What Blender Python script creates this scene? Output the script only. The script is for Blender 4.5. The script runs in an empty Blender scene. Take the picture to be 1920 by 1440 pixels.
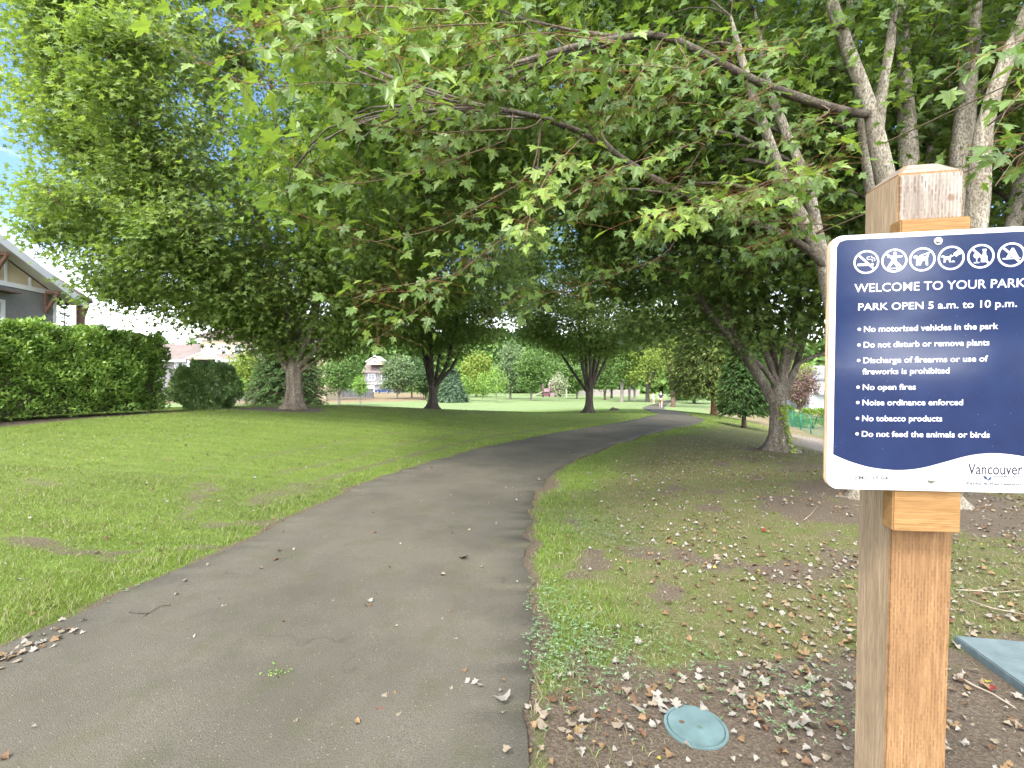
import bpy, bmesh, math, random
import numpy as np
from mathutils import Vector, Matrix

# ------------------------------------------------------------------ camera, sky, sun, exposure
sc = bpy.context.scene
COL = sc.collection
CAMZ = 1.5
cd = bpy.data.cameras.new('camera'); cam = bpy.data.objects.new('camera', cd); COL.objects.link(cam)
cd.sensor_fit = 'HORIZONTAL'; cd.sensor_width = 36.0; cd.lens = 16.5
cd.clip_start = 0.05; cd.clip_end = 2000
cam.location = (0, 0, CAMZ); cam.rotation_euler = (math.radians(90), 0, 0)
sc.camera = cam
SUN_EL, SUN_AZ = math.radians(54), math.radians(215)      # azimuth clockwise from +Y: behind the camera, to the left
w = bpy.data.worlds.new('World'); sc.world = w; w.use_nodes = True
nt = w.node_tree; nt.nodes.clear()
sky = nt.nodes.new('ShaderNodeTexSky'); sky.sky_type = 'NISHITA'; sky.sun_disc = False
sky.sun_elevation = SUN_EL; sky.sun_rotation = SUN_AZ; sky.air_density = 1.0; sky.dust_density = 0.6; sky.ozone_density = 6.0
tc = nt.nodes.new('ShaderNodeTexCoord')
sep = nt.nodes.new('ShaderNodeSeparateXYZ'); nt.links.new(tc.outputs['Generated'], sep.inputs[0])
mp = nt.nodes.new('ShaderNodeMapping'); mp.inputs['Scale'].default_value = (1.3, 1.3, 4.2)
nt.links.new(tc.outputs['Generated'], mp.inputs['Vector'])
nz = nt.nodes.new('ShaderNodeTexNoise'); nz.inputs['Scale'].default_value = 2.1; nz.inputs['Detail'].default_value = 7; nz.inputs['Roughness'].default_value = 0.55
nt.links.new(mp.outputs[0], nz.inputs['Vector'])
cr = nt.nodes.new('ShaderNodeMapRange'); cr.inputs['From Min'].default_value = 0.50; cr.inputs['From Max'].default_value = 0.68; cr.interpolation_type = 'SMOOTHSTEP'
bk = nt.nodes.new('ShaderNodeMath'); bk.operation = 'MULTIPLY_ADD'; bk.inputs[1].default_value = -0.22; nt.links.new(sep.outputs['Y'], bk.inputs[0]); nt.links.new(nz.outputs['Fac'], bk.inputs[2])
nt.links.new(bk.outputs[0], cr.inputs['Value'])                       # more cloud behind the viewer than ahead, added unseen as fill light
hz_ = nt.nodes.new('ShaderNodeMapRange'); hz_.inputs['From Min'].default_value = 0.25; hz_.inputs['From Max'].default_value = 0.02; hz_.interpolation_type = 'SMOOTHSTEP'
nt.links.new(sep.outputs['Z'], hz_.inputs['Value'])
mx_ = nt.nodes.new('ShaderNodeMath'); mx_.operation = 'MAXIMUM'
nt.links.new(cr.outputs[0], mx_.inputs[0]); nt.links.new(hz_.outputs[0], mx_.inputs[1])
mixc = nt.nodes.new('ShaderNodeMix'); mixc.data_type = 'RGBA'
nt.links.new(mx_.outputs[0], mixc.inputs['Factor']); nt.links.new(sky.outputs[0], mixc.inputs[6])
mixc.inputs[7].default_value = (27.0, 27.3, 28.0, 1)                      # cloud colour, made extra bright to add fill light
bgn = nt.nodes.new('ShaderNodeBackground'); bgn.inputs['Strength'].default_value = 0.062
nt.links.new(mixc.outputs[2], bgn.inputs['Color'])
wo = nt.nodes.new('ShaderNodeOutputWorld'); nt.links.new(bgn.outputs[0], wo.inputs['Surface'])
sd = bpy.data.lights.new('sun', 'SUN'); sd.energy = 1.25; sd.angle = math.radians(12); sd.color = (1.0, 0.95, 0.86)
so = bpy.data.objects.new('sun', sd); COL.objects.link(so)
sdir = Vector((math.sin(SUN_AZ)*math.cos(SUN_EL), math.cos(SUN_AZ)*math.cos(SUN_EL), math.sin(SUN_EL)))
so.rotation_euler = sdir.to_track_quat('Z', 'Y').to_euler(); so.location = sdir*60
vs = sc.view_settings
vs.view_transform = 'Standard'; vs.look = 'None'; vs.gamma = 1; vs.use_curve_mapping = False; vs.exposure = 2.6
cy = sc.cycles
cy.max_bounces = 7; cy.diffuse_bounces = 4; cy.glossy_bounces = 3; cy.transmission_bounces = 5; cy.transparent_max_bounces = 6

# ------------------------------------------------------------------ helpers
rng = np.random.default_rng(7)
random.seed(7)
F = 880.0
def P(px, py, d):                       # a point d metres ahead, from a measured direction
    return np.array([(px-960)/F*d, d, CAMZ+(720-py)/F*d])

def tag(o, label=None, cat=None, group=None, kind=None):
    if label: o['label'] = label
    if cat: o['category'] = cat
    if group: o['group'] = group
    if kind: o['kind'] = kind
    return o
def empty(name, loc, label, cat, group=None, rz=0):
    o = bpy.data.objects.new(name, None); COL.objects.link(o); o.location = loc; o.rotation_euler = (0, 0, rz)
    o.empty_display_size = 0.1
    return tag(o, label, cat, group)

def raw_mesh(name, V, FL, mats, smooth=False):
    """V (n,3); FL: list of (faces (m,k) int, material index, tint array or None)."""
    me = bpy.data.meshes.new(name)
    V = np.asarray(V, dtype=np.float32)
    FL = [f for f in FL if len(f[0])]
    nl = sum(f[0].size for f in FL); nf = sum(len(f[0]) for f in FL)
    me.vertices.add(len(V)); me.vertices.foreach_set('co', V.ravel())
    me.loops.add(nl); me.polygons.add(nf)
    li = np.concatenate([np.asarray(f[0]).ravel() for f in FL]).astype(np.int32)
    tot = np.concatenate([np.full(len(f[0]), f[0].shape[1]) for f in FL]).astype(np.int32)
    st = np.concatenate([[0], np.cumsum(tot)[:-1]]).astype(np.int32)
    me.loops.foreach_set('vertex_index', li)
    me.polygons.foreach_set('loop_start', st)
    try: me.polygons.foreach_set('loop_total', tot)
    except Exception: pass
    mi = np.concatenate([np.full(len(f[0]), f[1]) for f in FL]).astype(np.int32)
    me.polygons.foreach_set('material_index', mi)
    if smooth is True: me.polygons.foreach_set('use_smooth', np.ones(nf, dtype=bool))
    elif isinstance(smooth, (set, list, tuple)): me.polygons.foreach_set('use_smooth', np.isin(mi, list(smooth)))
    if any(f[2] is not None for f in FL):
        a = me.attributes.new('tint', 'FLOAT', 'FACE')
        t = np.concatenate([f[2] if f[2] is not None else np.full(len(f[0]), .5) for f in FL]).astype(np.float32)
        a.data.foreach_set('value', t)
    for m in mats: me.materials.append(m)
    me.update(calc_edges=True)
    return me
def obj(name, me, parent=None, loc=None):
    o = bpy.data.objects.new(name, me); COL.objects.link(o)
    if parent is not None: o.parent = parent
    if loc is not None: o.location = loc
    return o

class MB:
    """collects boxes, prisms and tubes that become one mesh"""
    def __init__(s): s.V = []; s.F = []; s.n = 0
    def add(s, V, faces, m=0):
        V = np.asarray(V, float); s.V.append(V)
        for f in faces: s.F.append(([i+s.n for i in f], m))
        s.n += len(V); return s
    def box(s, x0, x1, y0, y1, z0, z1, m=0):
        V = [(x0,y0,z0),(x1,y0,z0),(x1,y1,z0),(x0,y1,z0),(x0,y0,z1),(x1,y0,z1),(x1,y1,z1),(x0,y1,z1)]
        return s.add(V, [(0,3,2,1),(4,5,6,7),(0,1,5,4),(1,2,6,5),(2,3,7,6),(3,0,4,7)], m)
    def prism(s, poly, vec, m=0):                     # poly: planar loop, extruded by vec
        poly = np.asarray(poly, float); k = len(poly); V = np.vstack([poly, poly+np.asarray(vec, float)])
        fs = [tuple(range(k))[::-1], tuple(range(k, 2*k))] + [(i, (i+1) % k, k+(i+1) % k, k+i) for i in range(k)]
        return s.add(V, fs, m)
    def bar(s, a, b, wd, th, m=0, up=(0,0,1)):
        a, b = Vector(a), Vector(b); d = (b-a).normalized(); u = Vector(up)
        x = d.cross(u)
        if x.length < 1e-4: x = Vector((1,0,0))
        x.normalize(); z = x.cross(d)
        q = [a+x*sx*wd/2+z*sz*th/2 for sx, sz in ((-1,-1),(1,-1),(1,1),(-1,1))]
        return s.prism([tuple(v) for v in q], tuple(b-a), m)
    def tube(s, pts, r, k=8, m=0, cap=True):
        V, Fq = tube(np.asarray(pts, float), np.broadcast_to(np.asarray(r, float), (len(pts),)), k)
        fs = [tuple(f) for f in Fq]
        if cap: fs += [tuple(range(k))[::-1], tuple(range(len(V)-k, len(V)))]
        return s.add(V, fs, m)
    def build(s, name, mats, parent=None, smooth=False, bevel=0, loc=None):
        me = bpy.data.meshes.new(name)
        V = np.vstack(s.V)
        me.from_pydata(V.tolist(), [], [f for f, _ in s.F])
        if not isinstance(mats, (list, tuple)): mats = [mats]
        for m in mats: me.materials.append(m)
        me.polygons.foreach_set('material_index', [m for _, m in s.F])
        if smooth: me.polygons.foreach_set('use_smooth', [True]*len(s.F))
        bm = bmesh.new(); bm.from_mesh(me); bmesh.ops.recalc_face_normals(bm, faces=bm.faces)
        if bevel: bmesh.ops.bevel(bm, geom=[e for e in bm.edges if e.calc_face_angle(0) > .5], offset=bevel, segments=2, affect='EDGES', clamp_overlap=True)
        bm.to_mesh(me); bm.free(); me.update()
        return obj(name, me, parent, loc)

def norm(a): return a/np.maximum(np.linalg.norm(a, axis=-1, keepdims=True), 1e-9)
def tube(pts, rad, k):
    n = len(pts); t = np.gradient(pts, axis=0); t = norm(t)
    ref = np.array([0.31, 0.9, 0.2]); ref = ref/np.linalg.norm(ref)
    u = norm(np.cross(t, ref)); v = np.cross(t, u)
    a = np.linspace(0, 2*np.pi, k, endpoint=False)
    V = pts[:, None] + rad[:, None, None]*(np.cos(a)[None, :, None]*u[:, None]+np.sin(a)[None, :, None]*v[:, None])
    i = np.arange(n-1)[:, None]*k; j = np.arange(k)[None]; j2 = (j+1) % k
    Fq = np.stack([i+j, i+j2, i+k+j2, i+k+j], -1).reshape(-1, 4)
    return V.reshape(-1, 3), Fq
def tubes_many(PT, RD, k):
    """PT (m,n,3), RD (m,n): m tubes at once"""
    m, n, _ = PT.shape
    t = np.gradient(PT, axis=1); t = norm(t)
    ref = norm(np.array([[0.31, 0.9, 0.2]]))[0]
    u = norm(np.cross(t, ref)); v = np.cross(t, u)
    a = np.linspace(0, 2*np.pi, k, endpoint=False)
    V = PT[:, :, None]+RD[:, :, None, None]*(np.cos(a)[:, None]*u[:, :, None]+np.sin(a)[:, None]*v[:, :, None])
    i = (np.arange(m)[:, None, None]*n+np.arange(n-1)[None, :, None])*k; j = np.arange(k)[None, None]; j2 = (j+1) % k
    Fq = np.stack([i+j, i+j2, i+k+j2, i+k+j], -1).reshape(-1, 4)
    return V.reshape(-1, 3), Fq

_perm = np.random.default_rng(3).random((256, 256))
def vnoise(x, y, s=1.0, o=0):
    x = np.asarray(x)/s+37.3+o*17.7; y = np.asarray(y)/s+91.1+o*5.3
    xi = np.floor(x).astype(int); yi = np.floor(y).astype(int); fx = x-xi; fy = y-yi
    fx = fx*fx*(3-2*fx); fy = fy*fy*(3-2*fy)
    g = lambda a, b: _perm[a % 256, b % 256]
    return (g(xi,yi)*(1-fx)+g(xi+1,yi)*fx)*(1-fy)+(g(xi,yi+1)*(1-fx)+g(xi+1,yi+1)*fx)*fy
def fbm(x, y, s=1.0, o=0, n=4):
    r = 0; a = .5; t = 0
    for k in range(n): r = r+a*vnoise(x, y, s/2**k, o+k*3); t += a; a *= .5
    return r/t
def sstep(a, b, x):
    t = np.clip((np.asarray(x, float)-a)/(b-a), 0, 1); return t*t*(3-2*t)

# ------------------------------------------------------------------ materials
def new_mat(name):
    m = bpy.data.materials.new(name); m.use_nodes = True; n = m.node_tree; n.nodes.clear()
    return m, n
def N(n, t, **kw):
    x = n.nodes.new('ShaderNode'+t)
    for k, v in kw.items():
        if k in x.inputs: x.inputs[k].default_value = v
        else: setattr(x, k, v)
    return x
def ramp(n, stops, fac=None):
    r = n.nodes.new('ShaderNodeValToRGB'); e = r.color_ramp.elements
    while len(e) > 1: e.remove(e[-1])
    e[0].position = stops[0][0]; e[0].color = (*stops[0][1], 1)
    for p, c in stops[1:]:
        q = e.new(p); q.color = (*c, 1)
    if fac is not None: n.links.new(fac, r.inputs[0])
    return r
def mixrgb(n, fac, a, b, mode='MIX'):
    m = n.nodes.new('ShaderNodeMix'); m.data_type = 'RGBA'; m.blend_type = mode
    for s, v in ((0, fac), (6, a), (7, b)):
        if isinstance(v, (int, float)): m.inputs[s].default_value = v
        elif isinstance(v, tuple): m.inputs[s].default_value = (*v, 1)
        else: n.links.new(v, m.inputs[s])
    return m.outputs[2]
def noise(n, vec, scale, detail=4, rough=.55, sc3=None):
    if sc3 is not None:
        mpn = N(n, 'Mapping'); mpn.inputs['Scale'].default_value = sc3; n.links.new(vec, mpn.inputs[0]); vec = mpn.outputs[0]
    t = N(n, 'TexNoise'); t.inputs['Scale'].default_value = scale; t.inputs['Detail'].default_value = detail; t.inputs['Roughness'].default_value = rough
    n.links.new(vec, t.inputs['Vector']); return t.outputs['Fac']
def maprange(n, v, a, b, c=0., d=1.):
    m = N(n, 'MapRange'); m.inputs[1].default_value = a; m.inputs[2].default_value = b; m.inputs[3].default_value = c; m.inputs[4].default_value = d
    n.links.new(v, m.inputs[0]); return m.outputs[0]
def math_(n, op, a, b=None):
    m = N(n, 'Math', operation=op)
    for i, v in enumerate((a, b)):
        if v is None: continue
        if isinstance(v, (int, float)): m.inputs[i].default_value = v
        else: n.links.new(v, m.inputs[i])
    return m.outputs[0]
def principled(n, col, rough=.6, spec=.3, bump=None, bstr=.3, bdist=.02, metal=0., coat=0.):
    p = N(n, 'BsdfPrincipled')
    if isinstance(col, tuple): p.inputs['Base Color'].default_value = (*col, 1)
    else: n.links.new(col, p.inputs['Base Color'])
    if isinstance(rough, (int, float)): p.inputs['Roughness'].default_value = rough
    else: n.links.new(rough, p.inputs['Roughness'])
    p.inputs['Specular IOR Level'].default_value = spec; p.inputs['Metallic'].default_value = metal; p.inputs['Coat Weight'].default_value = coat
    if bump is not None:
        b = N(n, 'Bump'); b.inputs['Strength'].default_value = bstr; b.inputs['Distance'].default_value = bdist
        n.links.new(bump, b.inputs['Height']); n.links.new(b.outputs[0], p.inputs['Normal'])
    return p
def out(n, sh):
    o = N(n, 'OutputMaterial'); n.links.new(sh.outputs[0], o.inputs['Surface'])

def mat_plain(name, col, rough=.6, spec=.3, var=.18, scale=6., metal=0., coat=0., bstr=.15):
    m, n = new_mat(name); t = N(n, 'TexCoord')
    f = noise(n, t.outputs['Object'], scale, 5)
    lo = tuple(c*(1-var) for c in col); hi = tuple(min(1, c*(1+var)) for c in col)
    r = ramp(n, [(.3, lo), (.7, hi)], f)
    out(n, principled(n, r.outputs[0], rough, spec, f, bstr, .01, metal, coat)); return m

def mat_leaf(name, c0, c1, c2, trans=.35, rough=.5, spec=.35, tcol=(1.25, 1.2, .55)):
    m, n = new_mat(name)
    a = N(n, 'Attribute', attribute_name='tint')
    r = ramp(n, [(0, c0), (.5, c1), (1, c2)], a.outputs['Fac'])
    p = principled(n, r.outputs[0], rough, spec)
    tr = N(n, 'BsdfTranslucent')
    n.links.new(mixrgb(n, 1.0, r.outputs[0], tcol, 'MULTIPLY'), tr.inputs['Color'])
    mx = N(n, 'MixShader'); mx.inputs[0].default_value = trans
    n.links.new(p.outputs[0], mx.inputs[1]); n.links.new(tr.outputs[0], mx.inputs[2])
    out(n, mx); return m

def mat_bark(name, c0, c1, c2, scale=1.0, bstr=.8, lent=0.):
    m, n = new_mat(name); t = N(n, 'TexCoord')
    f1 = noise(n, t.outputs['Object'], 9*scale, 6, .65, (1, 1, .16))
    f2 = noise(n, t.outputs['Object'], 1.4*scale, 3, .6)
    f3 = noise(n, t.outputs['Object'], 55*scale, 4, .7, (1, 1, .5))
    r = ramp(n, [(.28, c0), (.5, c1), (.72, c2)], f1)
    c = mixrgb(n, maprange(n, f2, .5, .75), r.outputs[0], tuple(x*.62+.012 for x in c1))
    c = mixrgb(n, maprange(n, f3, .35, .62), tuple(x*.5 for x in c0), c)
    h = math_(n, 'ADD', f1, math_(n, 'MULTIPLY', f3, .35))
    out(n, principled(n, c, .9, .12, h, bstr, .035)); return m

def mat_wood(name, c0, c1, incised=False, dark=(.10, .05, .02), pale=None, vert=True):
    m, n = new_mat(name); t = N(n, 'TexCoord'); o = t.outputs['Object']
    sc3 = (1, 1, .045) if vert else (.045, 1, 1)
    f1 = noise(n, o, 60, 5, .6, sc3)
    f2 = noise(n, o, 9, 4, .6, (1, 1, .3) if vert else (.3, 1, 1))
    f3 = noise(n, o, 260, 3, .7, (1, 1, .06) if vert else (.06, 1, 1))
    r = ramp(n, [(.3, c0), (.68, c1)], f1)
    c = mixrgb(n, maprange(n, f2, .45, .75, 0, .55), r.outputs[0], tuple(x*.55 for x in c0))
    c = mixrgb(n, maprange(n, f3, .3, .6, .0, 1), tuple(x*.7 for x in c0), c)
    if pale is not None: c = mixrgb(n, maprange(n, f2, .25, .5, .85, 0.), c, pale)
    kn = N(n, 'TexVoronoi'); kn.inputs['Scale'].default_value = 9
    n.links.new(o, kn.inputs['Vector'])
    c = mixrgb(n, maprange(n, kn.outputs['Distance'], .05, .1, .8, 0), c, tuple(x*1.4 for x in dark))
    h = f1
    if incised:
        mpn = N(n, 'Mapping'); mpn.inputs['Rotation'].default_value = (math.radians(90), 0, math.radians(90))
        sp = N(n, 'SeparateXYZ'); n.links.new(o, sp.inputs[0])
        cb = N(n, 'CombineXYZ'); n.links.new(sp.outputs['Z'], cb.inputs[0])
        n.links.new(math_(n, 'ADD', sp.outputs['X'], sp.outputs['Y']), cb.inputs[1])
        b = N(n, 'TexBrick'); n.links.new(cb.outputs[0], b.inputs['Vector'])
        b.inputs['Scale'].default_value = 1; b.inputs['Brick Width'].default_value = .022; b.inputs['Row Height'].default_value = .0075
        b.inputs['Mortar Size'].default_value = .0031; b.inputs['Mortar Smooth'].default_value = .35; b.offset = .5
        b.inputs['Color1'].default_value = (1, 1, 1, 1); b.inputs['Color2'].default_value = (.25, .25, .25, 1); b.inputs['Mortar'].default_value = (0, 0, 0, 1)
        k = maprange(n, noise(n, o, 22, 3), .35, .6, .15, .9)
        fm = math_(n, 'MULTIPLY', b.outputs['Color'], k)
        c = mixrgb(n, fm, c, dark)
        h = math_(n, 'SUBTRACT', f1, math_(n, 'MULTIPLY', fm, 1.2))
    out(n, principled(n, c, .78, .2, h, .5, .003)); return m

LEAF = {
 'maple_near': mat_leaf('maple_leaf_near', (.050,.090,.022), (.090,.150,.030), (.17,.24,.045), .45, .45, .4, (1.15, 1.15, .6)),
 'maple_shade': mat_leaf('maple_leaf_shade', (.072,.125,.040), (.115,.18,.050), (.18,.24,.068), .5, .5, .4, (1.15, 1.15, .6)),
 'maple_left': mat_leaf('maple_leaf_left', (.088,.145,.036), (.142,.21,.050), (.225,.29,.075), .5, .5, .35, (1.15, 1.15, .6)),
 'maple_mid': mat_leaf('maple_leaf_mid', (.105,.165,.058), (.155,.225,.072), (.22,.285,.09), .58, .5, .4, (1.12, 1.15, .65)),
 'mid': mat_leaf('leaf_mid_green', (0.0517, 0.1092, 0.0253), (0.0862, 0.1610, 0.0345), (0.1380, 0.2185, 0.0517), .3),
 'yellow': mat_leaf('leaf_yellow_green', (.10,.16,.025), (.17,.24,.035), (.26,.31,.055), .3),
 'light': mat_leaf('leaf_light_green', (.10,.19,.035), (.16,.28,.05), (.24,.36,.08), .3),
 'grey': mat_leaf('leaf_grey_green', (.07,.12,.05), (.11,.17,.07), (.17,.23,.11), .3),
 'dark': mat_leaf('leaf_dark_green', (.022,.05,.016), (.04,.08,.022), (.07,.12,.035), .25),
 'blue': mat_leaf('needle_blue_green', (.045,.085,.05), (.075,.13,.075), (.12,.18,.105), .2, .7, .15),
 'fir': mat_leaf('needle_dark_green', (.028,.065,.022), (.05,.105,.032), (.09,.16,.045), .25, .7, .15),
 'cedar': mat_leaf('cedar_spray_green', (.09,.145,.04), (.16,.23,.055), (.27,.33,.10), .3, .7, .15),
 'maroon': mat_leaf('leaf_maroon', (.075,.045,.04), (.13,.085,.07), (.19,.135,.105), .3, tcol=(1.2,.9,.8)),
 'pale': mat_leaf('leaf_pale_grey', (.19,.23,.13), (.28,.31,.2), (.38,.4,.29), .3),
 'hedge': mat_leaf('hedge_leaf', (0.0594, 0.1129, 0.0214), (0.1188, 0.2138, 0.0356), (0.2614, 0.3802, 0.0832), .25, .36, .55),
 'shrub': mat_leaf('shrub_leaf', (0.0713, 0.1307, 0.0356), (0.1307, 0.2257, 0.0653), (0.2376, 0.3445, 0.1307), .25, .36, .55),
 'box': mat_leaf('clipped_hedge_leaf', (.10,.17,.02), (.15,.24,.03), (.2,.3,.045), .25),
 'ivy': mat_leaf('ivy_leaf', (.09,.15,.02), (.17,.24,.035), (.28,.34,.06), .3),
}
BARK = {
 'left': mat_bark('maple_bark_left', (0.0660, 0.0484, 0.0370), (0.1848, 0.1540, 0.1188), (0.3168, 0.2816, 0.2288)),
 'dark': mat_bark('maple_bark_dark', (0.0308, 0.0246, 0.0194), (0.0880, 0.0748, 0.0616), (0.1584, 0.1408, 0.1144)),
 'mid': mat_bark('maple_bark_mid', (0.0616, 0.0484, 0.0370), (0.1672, 0.1452, 0.1144), (0.2992, 0.2728, 0.2288)),
 'pale': mat_bark('maple_bark_pale', (0.1144, 0.0950, 0.0704), (0.2728, 0.2420, 0.1892), (0.4400, 0.4136, 0.3388), 1.0, .6),
 'shade': mat_bark('maple_bark_bough_shaded', (0.0484, 0.0396, 0.0299), (0.1100, 0.0924, 0.0704), (0.1848, 0.1628, 0.1276)),  # brown bough bark, darkened to carry the shade on the overhead limbs
 'brown': mat_bark('bark_brown', (0.0704, 0.0440, 0.0308), (0.1408, 0.0968, 0.0704), (0.2288, 0.1672, 0.1232)),
 'cedar': mat_bark('cedar_bark_red', (0.1056, 0.0484, 0.0264), (0.2376, 0.1144, 0.0616), (0.3344, 0.1936, 0.1232)),
 'far': mat_bark('bark_far_pale', (0.1408, 0.1232, 0.0968), (0.2640, 0.2376, 0.2024), (0.3696, 0.3432, 0.2992), .6, .3),
}
TWIG = mat_plain('twig_bark', (.10, .075, .05), .85, .1, .3, 20)
TWIGRED = mat_plain('twig_red', (.17, .075, .03), .7, .2, .3, 20)

# ------------------------------------------------------------------ terrain
CTRL = np.array([
 (0,0,0),(-3,0,.03),(3,0,0),(0,3,0),(-2.6,3,.02),(3,3,0),(0,6,0),(-1.6,6,.02),(4.5,6,.04),(0,9,0),(-1.5,9.5,.02),(1.5,11,0),(6,10.6,0),(3.4,14,0),(4.6,17.6,0),
 (-5,4,.16),(-5,7,.28),(-4,10,.26),(-9,7,.45),(-10.9,10,.65),(-9.8,13.5,.70),(-10.2,15.5,.66),(-6.5,14,.78),(-3,14,.5),(-1,16,.25),(-5.6,19,.57),(-9,19,.65),(-3.7,22,.33),(0,24,.08),(4.45,27,-.19),(2,20,.05),
 (6.8,20.5,-.06),(8.7,24,-.14),(10.2,31,-.40),(12,40,-.68),(15.5,51,-1.06),(24,74,-1.5),(34,100,-1.8),
 (-20,60,-1.5),(0,60,-1.6),(-25,45,-1.0),(0,45,-1.15),(0,80,-1.8),(0,110,-2.0),(30,110,-2.0),(60,110,-2.2),(-60,110,-1),(-40,78,-1.35),(-20,95,-1.75),(0,180,-2),(-100,180,-1),(100,180,-2),(-30,150,-1.5),
 (-12,25,.2),(-20,22,.3),(-14,32,-.5),(-4,33,-.6),
 (10.5,17,-.62),(10.9,22,-.575),(14.1,33,-.64),(17.5,26,-1.6),(20,31,-1.9),(26,46,-2.1),(8.3,7,-.2),(9.5,11,-.5),(14,13,-1.3),(20,20,-1.9),(40,20,-2),(40,60,-2.2),(10,0,-.2),
 (0,-10,0),(-15,-10,.3),(20,-10,-.8),(0,300,-2),(200,200,-2),(-200,200,0),(-40,10,.8),(200,0,-2),(-200,0,.8),(300,400,-2),(-300,400,-1),(0,400,-2),(-30,60,-1.3),
], float)
def _tps(r2): return .5*r2*np.log(r2+1e-9)
_n = len(CTRL)
_K = _tps(((CTRL[:, None, :2]-CTRL[None, :, :2])**2).sum(-1)) + np.eye(_n)*.6
_Pm = np.hstack([np.ones((_n, 1)), CTRL[:, :2]])
_A = np.block([[_K, _Pm], [_Pm.T, np.zeros((3, 3))]])
_sol = np.linalg.lstsq(_A, np.concatenate([CTRL[:, 2], np.zeros(3)]), rcond=None)[0]
def H0(x, y):
    x = np.asarray(x, float); y = np.asarray(y, float); sh = x.shape; x = x.ravel(); y = y.ravel(); z = np.empty_like(x)
    for i in range(0, len(x), 20000):
        xs, ys = x[i:i+20000], y[i:i+20000]
        d2 = (xs[:, None]-CTRL[None, :, 0])**2+(ys[:, None]-CTRL[None, :, 1])**2
        z[i:i+20000] = _tps(d2)@_sol[:_n]+_sol[_n]+_sol[_n+1]*xs+_sol[_n+2]*ys
    return z.reshape(sh)
# path edges, monotonic in y
LE = np.array([(-3.1,-9),(-3.05,0),(-2.85,2.5),(-2.72,3.3),(-2.52,4.2),(-2.38,4.98),(-2.15,6.6),(-1.98,7.4),(-1.6,8.8),(-.72,10.56),(.57,12.6),(2.47,15.5),(4.5,18.6),(6.9,22.7),(7.9,25),(9.2,30.5),(11.3,41),(13.6,49),(17.4,61),(21.6,71),(34,100),(48,135),(60,170)])
RE = np.array([(-.05,-9),(.02,0),(.06,2.5),(.07,3.07),(.12,3.9),(.16,4.7),(.29,6.29),(.75,8.25),(1.27,9.3),(2.48,11.5),(4.24,14.35),(6.6,17.8),(8.6,21),(9.85,24.2),(11.6,31),(13.3,40),(17.0,53),(24.6,74),(36.5,100),(50.5,135),(62.5,170)])
def smooth_edge(E):
    ys = np.concatenate([np.arange(-9, 12, .04), np.arange(12, 40, .35), np.arange(40, 171, 2.)])
    x = np.interp(ys, E[:, 0*0+1], E[:, 0])
    for _ in range(12): x[1:-1] = .25*x[:-2]+.5*x[1:-1]+.25*x[2:]
    return ys, x
YS, XL = smooth_edge(LE); _, XR = smooth_edge(RE)
_j = np.clip(1.2-YS/60, .3, 1)
XLj = XL+_j*((fbm(YS*0+1, YS, .9, 1)-.5)*.16+(vnoise(YS*0, YS, .22, 2)-.5)*.09+(vnoise(YS*0, YS, .09, 3)-.5)*.04)
XRj = XR+_j*((fbm(YS*0+5, YS, .9, 4)-.5)*.22+(vnoise(YS*0, YS, .22, 6)-.5)*.12+(vnoise(YS*0, YS, .09, 7)-.5)*.05)
def path_in(x, y):                      # >0 inside the path (metres from its edge, sideways)
    return np.minimum(x-np.interp(y, YS, XLj), np.interp(y, YS, XRj)-x)
def seg_dist(x, y, pl):
    pl = np.asarray(pl, float); d = np.full(np.shape(x), 1e9)
    for a, b in zip(pl[:-1], pl[1:]):
        ab = b-a; t = np.clip(((x-a[0])*ab[0]+(y-a[1])*ab[1])/(ab@ab), 0, 1)
        d = np.minimum(d, np.hypot(x-a[0]-t*ab[0], y-a[1]-t*ab[1]))
    return d
def H(x, y):
    x = np.asarray(x, float); y = np.asarray(y, float)
    near = sstep(30, 6, np.hypot(x, y))
    z = H0(x, y)+near*((fbm(x, y, .5, 8)-.5)*.035+(fbm(x, y, 2.2, 9)-.5)*.06*sstep(0, -1., path_in(x, y)))
    return z
def Hs(x, y): return float(H(np.array([x]), np.array([y]))[0])
HEDGE_A, HEDGE_B = np.array([-12.6, 8.2]), np.array([-10.6, 13.6])
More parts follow.
